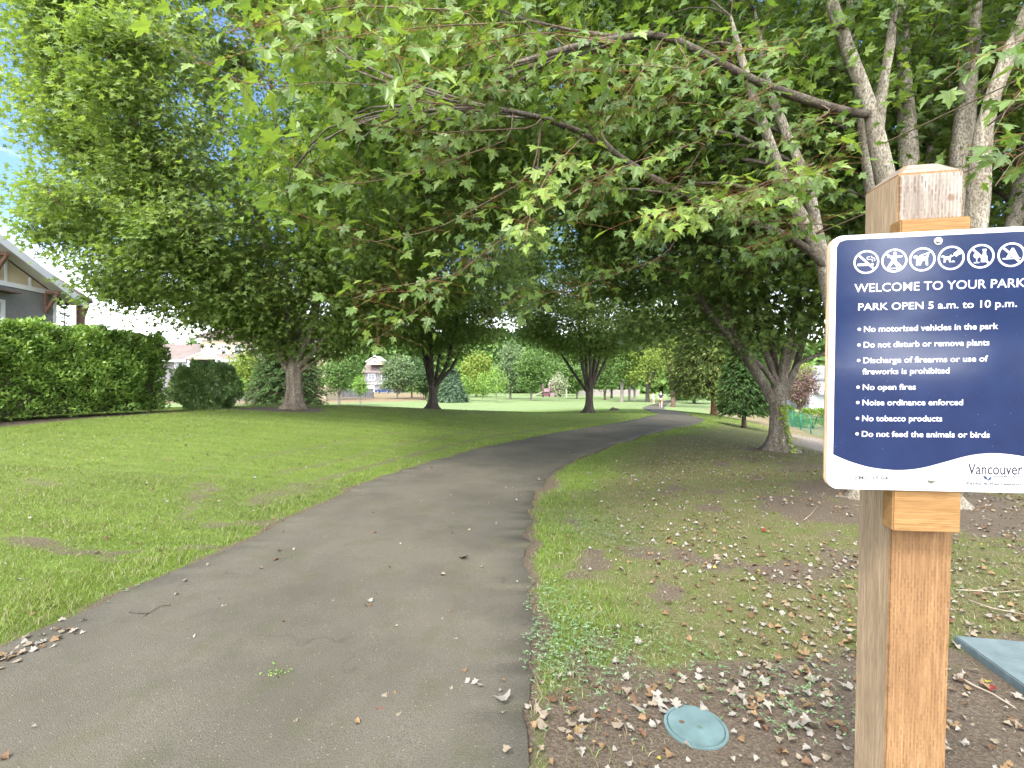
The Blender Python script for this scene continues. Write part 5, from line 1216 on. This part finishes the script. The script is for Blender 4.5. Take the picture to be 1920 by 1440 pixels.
for z in (.2811, -.2786):
    b = MB(); kk_ = np.linspace(0, 2*np.pi, 24, endpoint=False)
    b.prism([(.0085*math.cos(a_), -.0022, z+.0085*math.sin(a_)) for a_ in kk_], (0, .0021, 0))
    V = []
    for rr, yy in ((.0062, -.0023), (.0058, -.0042), (.0040, -.0058), (.0016, -.0064)):
        V += [(rr*math.cos(a_), yy, z+rr*math.sin(a_)) for a_ in kk_[::2]]
    fs = [(r_*12+i, r_*12+(i+1) % 12, (r_+1)*12+(i+1) % 12, (r_+1)*12+i) for r_ in range(3) for i in range(12)]+[tuple(range(36, 48))]
    b.add(V, fs); b.build('bolt', ALU if z < 0 else [ALU], SG, smooth=False)

# ------------------------------------------------------------------ covers, sticks, weeds
TEAL = mat_plain('teal_plastic', (.075, .118, .120), .65, .3, .22, 9)
cx, cy_ = .81, 2.07; zc = Hs(cx, cy_)+.004
CV = empty('valve_cover', (cx, cy_, zc), 'round teal valve cover set in the bare soil beside the path', 'valve cover')
ang = np.linspace(0, 2*np.pi, 40, endpoint=False)
b = MB(); b.prism([(.118*math.cos(a_), .118*math.sin(a_), -.02) for a_ in ang], (0, 0, .03)); b.build('lid', TEAL, CV, bevel=.003)
b = MB()
for i in range(40):
    a0, a1 = ang[i], ang[(i+1) % 40]; c0, s0, c1, s1 = math.cos(a0), math.sin(a0), math.cos(a1), math.sin(a1)
    b.prism([(.121*c0, .121*s0, -.08), (.121*c1, .121*s1, -.08), (.134*c1, .134*s1, -.08), (.134*c0, .134*s0, -.08)], (0, 0, .086))
b.build('rim', TEAL, CV)
b = MB(); b.prism([(-.055+.012*math.cos(a_), .018+.010*math.sin(a_), .0102) for a_ in ang[::3]], (0, 0, .0016)); b.build('finger_hole', mat_plain('rust_hole', (.07, .045, .03), .9, .1, .3, 60), CV)
m, n = new_mat('grey_green_plastic'); t = N(n, 'TexCoord'); bt = N(n, 'TexBrick'); n.links.new(t.outputs['Object'], bt.inputs['Vector'])
bt.inputs['Scale'].default_value = 1; bt.inputs['Brick Width'].default_value = .05; bt.inputs['Row Height'].default_value = .03; bt.inputs['Mortar Size'].default_value = .012
bt.inputs['Color1'].default_value = (1, 1, 1, 1); bt.inputs['Color2'].default_value = (1, 1, 1, 1); bt.inputs['Mortar'].default_value = (0, 0, 0, 1)
fz = noise(n, t.outputs['Object'], 9, 5)
out(n, principled(n, ramp(n, [(.3, (.060, .083, .088)), (.7, (.095, .125, .132))], fz).outputs[0], .6, .3, bt.outputs['Color'], .7, .006)); GRC = m
x, y = 2.58, 2.74
BXC = empty('box_lid', (x, y, Hs(x, y)+.02), 'rectangular grey green box lid right of the sign post', 'box lid', rz=-.19)
b = MB(); b.prism([(0, 0, -.05), (.62, 0, -.05), (.62, -.80, -.05), (0, -.80, -.05)], (0, 0, .075)); LD = b.build('lid', GRC, BXC, bevel=.006)
def stick(name, label, pts, rad, mat, grp=None, cat='stick', side=None):
    pts = [(x, y, float(Hp(x, y))+h) for x, y, h in pts]; b = MB(); n_ = len(pts)
    base = np.array(pts[0]); b.tube(np.array(pts)-base, np.linspace(rad, rad*.5, n_), 6)
    if side:
        s_ = [(x, y, float(Hp(x, y))+h) for x, y, h in side]; b.tube(np.array(s_)-base, np.linspace(rad*.7, rad*.35, len(s_)), 5)
    return tag(b.build(name, mat, loc=tuple(base), smooth=True), label, cat, grp)
STK = mat_plain('dry_stick', (.22, .18, .14), .85, .1, .25, 25); STD = mat_plain('dark_stick', (.055, .048, .04), .85, .1, .25, 25)
G = lambda px, py: ((px-960)/F*(CAMZ*F/(py-720)), CAMZ*F/(py-720))
def S_(*p): return [(*G(a, b_), h) for a, b_, h in p]
stick('twig', 'thin dark forked twig lying on the asphalt', S_((242, 1160, .006), (262, 1163, .008), (280, 1161, .006), (300, 1150, .012), (320, 1146, .008)), .0034, STD, side=S_((278, 1162, .006), (270, 1168, .01), (264, 1171, .006)))
stick('stick', 'long pale stick right of the post, level with its middle', S_((1792, 1110, .02), (1830, 1112, .02), (1865, 1114, .018), (1925, 1112, .016)), .005, STK)
stick('stick', 'slanting grey stick in the litter above the box lid', S_((1815, 1128, .02), (1860, 1143, .02), (1925, 1157, .02)), .0055, STK)
stick('stick', 'curved grey stick lying just below the box lid', S_((1786, 1268, .015), (1830, 1292, .018), (1860, 1303, .016), (1905, 1330, .015)), .006, STK)
stick('stick', 'thin bent stick in the dry grass left of the near maple roots', S_((1508, 985, .03), (1520, 975, .02), (1534, 962, .05)), .004, STK)
stick('stick', 'short pale stick on the leafy soil left of the sign post', S_((1496, 1096, .02), (1512, 1105, .02), (1524, 1116, .02)), .004, STK)
# surface roots of the near maple
b = MB(); zb_ = NB[2]
for a_, l_ in ((-2.45, .8), (-2.9, .6), (-1.9, .6), (-3.5, .5)):
    pts = []
    for t_ in np.linspace(0, 1, 7):
        rr = .30+l_*t_; x = NB[0]+rr*math.cos(a_+.25*math.sin(t_*3)); y = NB[1]+rr*math.sin(a_+.25*math.sin(t_*3)); pts.append((x-NB[0], y-NB[1], Hs(x, y)-zb_+.03*(1-t_)-.035+.02*math.sin(t_*9)))
    b.tube(pts, np.linspace(.10, .02, 7), 8)
nt_ = [o for o in bpy.data.objects if o.get('label', '').startswith('nearest maple')][0]
b.build('roots', BARK['mid'], nt_, smooth=True)

# ------------------------------------------------------------------ grass, clover and litter
def frustum_pts(n, d0, d1, r, hw=1.90):
    d = np.sqrt(r.random(n)*(d1*d1-d0*d0)+d0*d0); return (r.random(n)*2-1)*hw*d, d
m, n = new_mat('grass_blade'); a = N(n, 'Attribute', attribute_name='tint')
rp = ramp(n, [(0, (0.2484, 0.2070, 0.1380)), (.18, (0.1610, 0.1426, 0.0736)), (.34, (0.0782, 0.1012, 0.0350)), (.55, (0.1058, 0.1564, 0.0258)), (.8, (0.1472, 0.2070, 0.0331)), (1, (0.1932, 0.2392, 0.0552))], a.outputs['Fac'])
p = principled(n, rp.outputs[0], .5, .3); tr = N(n, 'BsdfTranslucent'); n.links.new(mixrgb(n, 1., rp.outputs[0], (1.2, 1.15, .6), 'MULTIPLY'), tr.inputs['Color'])
mx = N(n, 'MixShader'); mx.inputs[0].default_value = .3; n.links.new(p.outputs[0], mx.inputs[1]); n.links.new(tr.outputs[0], mx.inputs[2]); out(n, mx); GRASSM = m
def grass_field(d0, d1, dens, hgt, wid, seed, bend=True):
    r = np.random.default_rng(seed); area = 1.90*(d1*d1-d0*d0); nn_ = int(area*dens)
    x, y = frustum_pts(nn_, d0, d1, r)
    pin = path_in(x, y); di, dr, ta, gr = masks(x, y)
    n1 = fbm(x, y, .35, 71); n2 = fbm(x, y, 1.8, 72)
    keep = (pin < .035-.07*n1)*(r.random(nn_) > di*.96)*(r.random(nn_) > dr*.60)*(r.random(nn_) > ta*.7)*(r.random(nn_) > gr*.97)*(r.random(nn_) < .35+.9*n1)
    x, y, di, dr, n1, n2 = [v[keep] for v in (x, y, di, dr, n1, n2)]; k = len(x)
    z = H(x, y)-.004
    lush = sstep(.45, .12, np.abs(path_in(x, y)+.22))
    h = hgt*(.55+.7*n1)*(1-.35*dr)*(1-.35*di)*(1+.55*lush)*r.uniform(.5, 1.25, k)
    a_ = r.random(k)*6.28; ld = r.random(k)*6.28; le = h*r.uniform(.3, 1.35, k)*(1+.3*dr)
    wv_ = wid*r.uniform(.6, 1.3, k); sd_ = np.stack([np.cos(a_), np.sin(a_), 0*a_], -1)*wv_[:, None]/2
    b0 = np.stack([x, y, z], -1); ldv = np.stack([np.cos(ld), np.sin(ld), 0*ld], -1)
    tip = b0+ldv*le[:, None]+np.array([0, 0, 1])*h[:, None]
    tint = np.clip(.60+(n2-.5)*.55+(n1-.5)*.25+r.normal(size=k)*.13-.40*dr-.12*di+.05*lush, 0.2, 1)
    dead = r.random(k) < .10+.10*(n2 > .56)+.5*dr+.4*di
    tint = np.where(dead, r.uniform(0, .22, k), tint)
    if bend:
        mid = b0+ldv*(le*.28)[:, None]+np.array([0, 0, .62])*h[:, None]
        V = np.stack([b0-sd_, b0+sd_, mid+sd_*.8, mid-sd_*.8, tip], 1).reshape(-1, 3); i = (np.arange(k)*5)[:, None]
        return V, [(i+np.array([[0, 1, 2, 3]]), 0, tint), (i+np.array([[3, 2, 4]]), 0, tint)]
    V = np.stack([b0-sd_, b0+sd_, tip], 1).reshape(-1, 3); i = (np.arange(k)*3)[:, None]
    return V, [(i+np.array([[0, 1, 2]]), 0, tint)]
Vg, Fg = merge([grass_field(.6, 3.6, 9000, .036, .0036, 81), grass_field(3.6, 6.5, 5200, .036, .0048, 82), grass_field(6.5, 11, 2200, .036, .0072, 83, False), grass_field(11, 19, 700, .038, .012, 84, False), grass_field(19, 32, 140, .045, .02, 85, False)])
tag(obj('grass', raw_mesh('grass', Vg, Fg, [GRASSM])), 'short mown grass, lush on the left and thin and dry on the right', 'grass', kind='stuff')
# clover with pale bluish leaflets at the right path edge
r = np.random.default_rng(91); ps = []
for (px, py), nn_, sp_ in (((1075, 1225), 900, .20), ((1020, 1130), 500, .15), ((1095, 985), 700, .26), ((1150, 1010), 500, .2), ((1060, 1215), 700, .14), ((600, 1150), 0, .1), ((320, 1110), 260, .12), ((270, 1130), 200, .1), ((1280, 1225), 160, .14), ((1420, 1300), 260, .16), ((1560, 1320), 300, .16), ((1800, 1100), 80, .16)):
    cx, cy_ = G(px, py); nn_ = int(nn_*.42); q_ = r.normal(size=(nn_, 2))*sp_*1.15*np.array([1, 1.1])+np.array([cx, cy_]); ps.append(q_)
q_ = np.vstack(ps); q_ = q_[path_in(q_[:, 0], q_[:, 1]) < .04]
k = len(q_); hc = r.uniform(.015, .055, k); a_ = r.random(k)*6.28; ch = []
for j in range(3):
    aa = a_+j*2.094; yd = np.stack([np.cos(aa), np.sin(aa), .15+0*aa], -1)
    pos = np.c_[q_, H(q_[:, 0], q_[:, 1])+hc]
    ch.append(leaves(pos, yd, np.array([0, 0, 1.])+r.normal(size=(k, 3))*.3, r.uniform(.010, .020, k), 'oval', np.clip(r.normal(.5, .25, k), 0, 1)))
Vc, Fc = merge(ch)
CLO = mat_leaf('clover_leaf', (.06, .11, .035), (.10, .165, .07), (.20, .26, .17), .25, .6)
tag(obj('clover', raw_mesh('clover', Vc, Fc, [CLO])), 'clover and small weeds along the path edges', 'clover', kind='stuff')
cx, cy_ = G(520, 1276); k = 34; r = np.random.default_rng(92)
pos = np.c_[cx+r.normal(size=k)*.035, cy_+r.normal(size=k)*.02, np.full(k, Hp(cx, cy_)+.006)+r.random(k)*.02]
lv, lf = leaves(pos, np.c_[r.normal(size=(k, 2)), r.random(k)*.5], np.array([0, 0, 1.])+r.normal(size=(k, 3))*.3, r.uniform(.008, .02, k), 'oval', r.random(k))
tag(obj('weed', raw_mesh('weed', lv-np.array([cx, cy_, 0]), lf, [LEAF['light']]), loc=(cx, cy_, 0)), 'little green weed growing through the asphalt', 'weed')

# fallen leaves
def mat_dead(name, c): return mat_plain(name, c, .8, .15, .25, 40, bstr=.3)
DM = [mat_dead('fallen_leaf_pale', (0.1870, 0.1701, 0.1452)), mat_dead('fallen_leaf_cream', (0.1610, 0.1320, 0.0968)), mat_dead('fallen_leaf_tan', (0.1403, 0.0914, 0.0484)), mat_dead('fallen_leaf_brown', (0.0884, 0.0507, 0.0290)), mat_dead('fallen_leaf_yellow', (0.1975, 0.1675, 0.0242)), mat_dead('fallen_leaf_red', (0.1870, 0.0254, 0.0218))]
V0, FS0 = leaf_geo('maple')
VB0, FSB0 = leaf_geo('broad')
def dead_mesh(seed, mat):
    r = np.random.default_rng(seed); bd = seed % 3 > 0; V = (VB0 if bd else V0).copy(); V[:, 1] -= .5
    kx, ky, ph = r.uniform(.2, 1.5), r.uniform(-.5, .8), r.random()*6
    V[:, 0] *= r.uniform(.45, .95); V[:, :2] *= 1+.18*r.normal(size=(len(V), 1))
    V[:, 2] = kx*V[:, 0]**2+ky*V[:, 1]**2*.7+.12*np.sin(5*V[:, 0]+ph)*V[:, 1]+.05*np.sin(9*V[:, 1]+ph)
    V[:, 2] -= V[:, 2].min()-.02
    return raw_mesh('fallen_leaf', V, [(f, 0, None) for f in (FSB0 if bd else FS0)], [mat])
DV = [[dead_mesh(300+i*10+j, DM[i]) for j in range(4)] for i in range(6)]
taken = []
def fallen(x, y, size, ci, label, group, seed):
    rr = random.Random(seed); o = bpy.data.objects.new('fallen_leaf', DV[ci][rr.randrange(4)]); COL.objects.link(o)
    o.location = (x, y, float(Hp(x, y))+.004+.012*(path_in(x, y) < 0)); o.rotation_euler = (rr.gauss(0, .25), rr.gauss(0, .25), rr.random()*6.28); o.scale = (size,)*3
    tag(o, label, 'leaf', group); taken.append((x, y)); return o
rr = np.random.default_rng(401)
fallen(*G(945, 1319), .085, 0, 'big pale maple leaf lying on the asphalt near the lower path edge', None, 1)
fallen(*G(709, 1339), .03, 5, 'tiny red leaf lying on the asphalt', None, 2)
fallen(*G(1613, 1193), .07, 4, 'bright yellow leaf beside the left face of the sign post', None, 3)
fallen(*G(1433, 1003), .07, 5, 'red leaf in the dry grass left of the sign', None, 4)
fallen(*G(1858, 1292), .06, 5, 'red leaf under the box lid at the lower right', None, 5)
fallen(*G(868, 1052), .10, 1, 'cream leaf with a long stalk in the middle of the asphalt', None, 6)
def scatter(n_, region, label, group, smin, smax, cols, seed):
    r = np.random.default_rng(seed); c = 0
    while c < n_:
        px, py = region(r); x, y = G(px, py)
        ci = r.choice(len(cols[0]), p=cols[1]); fallen(x, y, r.uniform(smin, smax), cols[0][ci], label, group, int(r.integers(1e9))); c += 1
PALEC = ([0, 1, 2, 3, 4], [.40, .26, .20, .13, .01])
def reg_path(r):
    while True:
        py = 850+500*r.random()**.9; px = 300+700*r.random(); x, y = G(px, py)
        if path_in(x, y) > .08: return px, py
scatter(56, reg_path, 'small dry leaf scattered on the asphalt path', 'dry leaves on the asphalt', .022, .045, PALEC, 501)
def reg_edge(r):
    py = 1180+75*r.random(); return np.interp(py, [1150, 1240], [215, 10])+r.normal()*22, py+r.normal()*7+8
scatter(44, reg_edge, 'dry leaf in the drift along the left edge of the asphalt', 'drift of leaves at the left path edge', .022, .048, ([0, 1, 2, 3], [.3, .35, .22, .13]), 502)
def reg_soil(r):
    while True:
        px, py = 1005+600*r.random(), 1255+(120*r.random()**1.0)
        if np.hypot((px-1304)/62, (py-1358)/46) > 1.05 and px-1000 > -60: return px, py
scatter(85, reg_soil, 'pale curled maple leaf on the bare soil around the round cover', 'leaves on the bare soil by the round cover', .035, .068, PALEC, 503)
def reg_mid(r): return 1330+290*r.random()**.7, 1040+215*r.random()
scatter(75, reg_mid, 'dry pale leaf on the thin grass left of the sign post', 'leaves left of the sign post', .03, .062, PALEC, 504)
def reg_rt(r):
    while True:
        px, py = 1785+200*r.random(), 985+380*r.random(); x, y = G(px, py)
        u_ = (x-2.58)*math.cos(.19)-(y-2.74)*math.sin(.19); v_ = (x-2.58)*math.sin(.19)*1+(y-2.74)*math.cos(.19)
        if not (-.02 < (x-2.58)*math.cos(-.19)+(y-2.74)*math.sin(-.19) < .65 and -.83 < -(x-2.58)*math.sin(-.19)+(y-2.74)*math.cos(-.19) < .02): return px, py
scatter(34, reg_rt, 'dry leaf in the litter right of the sign post', 'leaves right of the sign post', .03, .06, PALEC, 505)
# the rest of the litter, too many to tell apart
r = np.random.default_rng(402); nL = 40000
x, y = frustum_pts(int(nL*1.3), 1.2, 13, r, 1.5)
rd = x-np.interp(y, YS, XRj); n1 = fbm(x, y, .8, 75)
pk = np.where(rd > 0, sstep(.1, 1.9, rd+.9*sstep(3., 2.2, y))*sstep(.28, .70, n1+.12)*np.clip(1.2-y/12, 0, 1)+.35*sstep(2.35, 2.0, y), .0)
left = (rd < 0)&(path_in(x, y) < 0); pk = np.where(left, .035, pk); pk = np.where(path_in(x, y) > .02, .012, pk)
lid = (np.hypot(x-.81, y-2.07) < .14)|((x > 2.35)&(y < 2.78)&(y > 1.9)&(x < 3.1))
kp = (r.random(len(x)) < pk)&~lid; x, y = x[kp], y[kp]; k = len(x)
ci = r.choice(5, k, p=[.34, .27, .22, .16, .01]); ch = []
for c_ in range(5):
    s_ = ci == c_; kk_ = s_.sum()
    pos = np.c_[x[s_], y[s_], Hp(x[s_], y[s_])+.010+r.random(kk_)*.012]
    v_, f_ = leaves(pos, np.c_[r.normal(size=(kk_, 2)), .1*r.normal(size=kk_)], np.array([0, 0, 1.])+r.normal(size=(kk_, 3))*.35, r.uniform(.014, .046, kk_)*r.uniform(.7, 1.15, kk_), 'broad', None)
    ch.append((v_, [(f, c_, None) for f, _, _ in f_]))
Vl, Fl = merge(ch)
tag(obj('leaf_litter', raw_mesh('leaf_litter', Vl, Fl, DM[:5])), 'dry leaf litter strewn over the grass and soil under the maples', 'leaf litter', kind='stuff')

# ------------------------------------------------------------------ people on the path
def skin_body(name, joints, edges, mat, parent, sub=1, root=0):
    me = bpy.data.meshes.new(name); me.from_pydata([j[:3] for j in joints], edges, []); o = obj(name, me, parent)
    bm = bmesh.new(); bm.from_mesh(me); lay = bm.verts.layers.skin.verify(); bm.verts.ensure_lookup_table()
    for v, j in zip(bm.verts, joints):
        v[lay].radius = (j[3], j[4] if len(j) > 4 else j[3]); v[lay].use_root = False
    bm.verts[root][lay].use_root = True; bm.to_mesh(me); bm.free()
    s = o.modifiers.new('skin', 'SKIN'); s.use_smooth_shade = True; u = o.modifiers.new('sub', 'SUBSURF'); u.levels = sub; u.render_levels = sub
    me.materials.append(mat); return o
SKIN = mat_plain('skin', (.52, .32, .23), .6, .3, .08, 12, bstr=0.)
def person(label, loc, rz, hgt, shirt, shorts, hair, shoe, cap=None, stride=1.):
    root = empty('person', loc, label, 'person', rz=rz); k = hgt/1.75; s = .16*stride
    J = []; E = []
    def j(x, y, z, r1, r2=None): J.append((x*k, y*k, z*k, r1*k, (r2 or r1)*k)); return len(J)-1
    def e(*ids):
        for a_, b_ in zip(ids[:-1], ids[1:]): E.append((a_, b_))
    pel = j(0, 0, .95, .15, .11); wst = j(0, .01, 1.12, .135, .10); ch = j(0, .015, 1.32, .165, .11); nk = j(0, .02, 1.47, .06); hd0 = j(0, .035, 1.56, .072, .085); hd1 = j(0, .045, 1.68, .068, .085)
    e(pel, wst, ch, nk, hd0, hd1)
    for sg, st in ((-1, s), (1, -s)):
        hp = j(sg*.095, 0, .88, .095); kn = j(sg*.10, st*.75+.05, .48, .062); ca = j(sg*.10, st*.95, .32, .058); an = j(sg*.10, st*1.5-.03, .09, .036); to = j(sg*.115, st*1.5+.13, .035, .034)
        e(pel, hp, kn, ca, an, to)
        sh = j(sg*.185, .015, 1.41, .062); el = j(sg*.245, -st*.5, 1.14, .042); wr = j(sg*.25, -st*1.0+.08, .93, .028); pm = j(sg*.252, -st*1.08+.12, .86, .034, .018)
        e(ch, sh, el, wr, pm)
        for q_, (dy, ln) in enumerate(((.026, .060), (.010, .075), (-.006, .07), (-.022, .055))):
            f1 = j(sg*.252, -st*1.08+.12+dy, .82, .009); f2 = j(sg*.243, -st*1.08+.125+dy*1.1, .82-ln*.6, .008); e(pm, f1, f2)
        t1 = j(sg*.235, -st*1.05+.155, .86, .010); t2 = j(sg*.225, -st*1.05+.175, .825, .008); e(pm, t1, t2)
    skin_body('body', J, E, SKIN, root)
    # face: nose, eyes, mouth, ears
    fm = MB(); fm.tube([(0, .115*k, 1.635*k), (0, .135*k, 1.605*k)], [.008*k, .014*k], 6)
    for sg in (-1, 1): fm.tube([(sg*.07*k, .04*k, 1.60*k), (sg*.076*k, .03*k, 1.65*k)], [.014*k, .02*k], 6)
    fm.build('face', SKIN, root, True)
    dk = mat_plain('eye_dark', (.03, .025, .02), .4, .4, .05, 5, bstr=0.); em = MB()
    for sg in (-1, 1): em.tube([(sg*.028*k, .112*k, 1.642*k), (sg*.028*k, .121*k, 1.642*k)], .008*k, 8)
    em.tube([(-.022*k, .112*k, 1.57*k), (.022*k, .112*k, 1.57*k)], .005*k, 6); em.build('eyes_and_mouth', dk, root)
    JS = [(0, .005*k, .93*k, .17*k, .125*k), (0, .01*k, 1.12*k, .155*k, .12*k), (0, .015*k, 1.33*k, .185*k, .13*k), (0, .02*k, 1.45*k, .09*k, .08*k)]
    ES = [(0, 1), (1, 2), (2, 3)]
    for sg, st in ((-1, s), (1, -s)):
        i0 = len(JS); JS += [(sg*.185*k, .015*k, 1.41*k, .078*k), (sg*.228*k, -st*.3*k, 1.22*k, .062*k)]; ES += [(2, i0), (i0, i0+1)]
    skin_body('shirt', JS, ES, shirt, root)
    JS = [(0, 0, .96*k, .165*k, .125*k)]; ES = []
    for sg, st in ((-1, s), (1, -s)):
        i0 = len(JS); JS += [(sg*.095*k, 0, .86*k, .108*k), (sg*.10*k, st*.55*k+.04*k, .55*k, .085*k)]; ES += [(0, i0), (i0, i0+1)]
    skin_body('shorts', JS, ES, shorts, root)
    hm = [(0, .015*k, 1.74*k, .072*k, .085*k), (0, -.015*k, 1.66*k, .074*k, .07*k), (0, -.03*k, 1.58*k, .055*k, .04*k)]
    skin_body('hair' if cap is None else 'cap', hm, [(0, 1), (1, 2)], hair if cap is None else cap, root)
    for sg, st in ((-1, s), (1, -s)):
        JF = [(sg*.10*k, st*1.5*k-.07*k, .05*k, .045*k), (sg*.105*k, st*1.5*k-.02*k, .055*k, .047*k), (sg*.112*k, st*1.5*k+.09*k, .045*k, .043*k), (sg*.116*k, st*1.5*k+.16*k, .04*k, .036*k), (sg*.10*k, st*1.45*k-.04*k, .16*k, .047*k)]
        skin_body('shoe', JF, [(0, 1), (1, 2), (2, 3), (1, 4)], shoe, root)
    return root
NAVY = mat_plain('navy_shirt', (0.0210, 0.0315, 0.0595), .85, .1, .15, 12); TAN = mat_plain('tan_shorts', (0.2800, 0.1890, 0.1190), .85, .1, .12, 12); WSH = mat_plain('white_cloth', (0.4620, 0.4620, 0.4760), .85, .1, .08, 12)
HAIRG = mat_plain('grey_hair', (0.2520, 0.2450, 0.2380), .8, .2, .2, 20); HAIRB = mat_plain('fair_hair', (0.2940, 0.2240, 0.1120), .8, .2, .2, 20); GRYS = mat_plain('pale_grey_shirt', (0.3220, 0.3080, 0.3290), .85, .1, .1, 12)
x, y = (1239-960)/F*50.5, 50.5
person('person in a navy top and tan shorts walking away along the path', (x, y, float(Hp(x, y))), -.35, 1.78, NAVY, TAN, HAIRG, WSH)
x, y = (1225-960)/F*68, 68.0
person('person in pale clothes walking farther along the path', (x, y, float(Hp(x, y))), -.35, 1.68, GRYS, WSH, HAIRB, WSH)

# two trees behind the viewer: the glossy sign mirrors them
for x, y, rr_, hh_, sd_, lb in ((6.4, -20.5, 2.7, 7.5, 201, 'tree mirrored at the left in the glossy blue sign'), (11.9, -19.0, 3.0, 8.5, 202, 'tree mirrored at the right in the glossy blue sign')):
    z = Hs(x, y)
    make_tree('park_tree', lb, 'tree', (x, y, z), .16, 1.0, [(x, y, z+hh_*.52, rr_, rr_, hh_*.46), (x+.4, y, z+hh_*.3, rr_*1.05, rr_, hh_*.26)], None, n2=40, n3=900, lpt=16, ls=.2, kind='kite', leaf='maple_shade', bark='dark', seed=sd_, nl=5, tspread=.3, gap=.1)
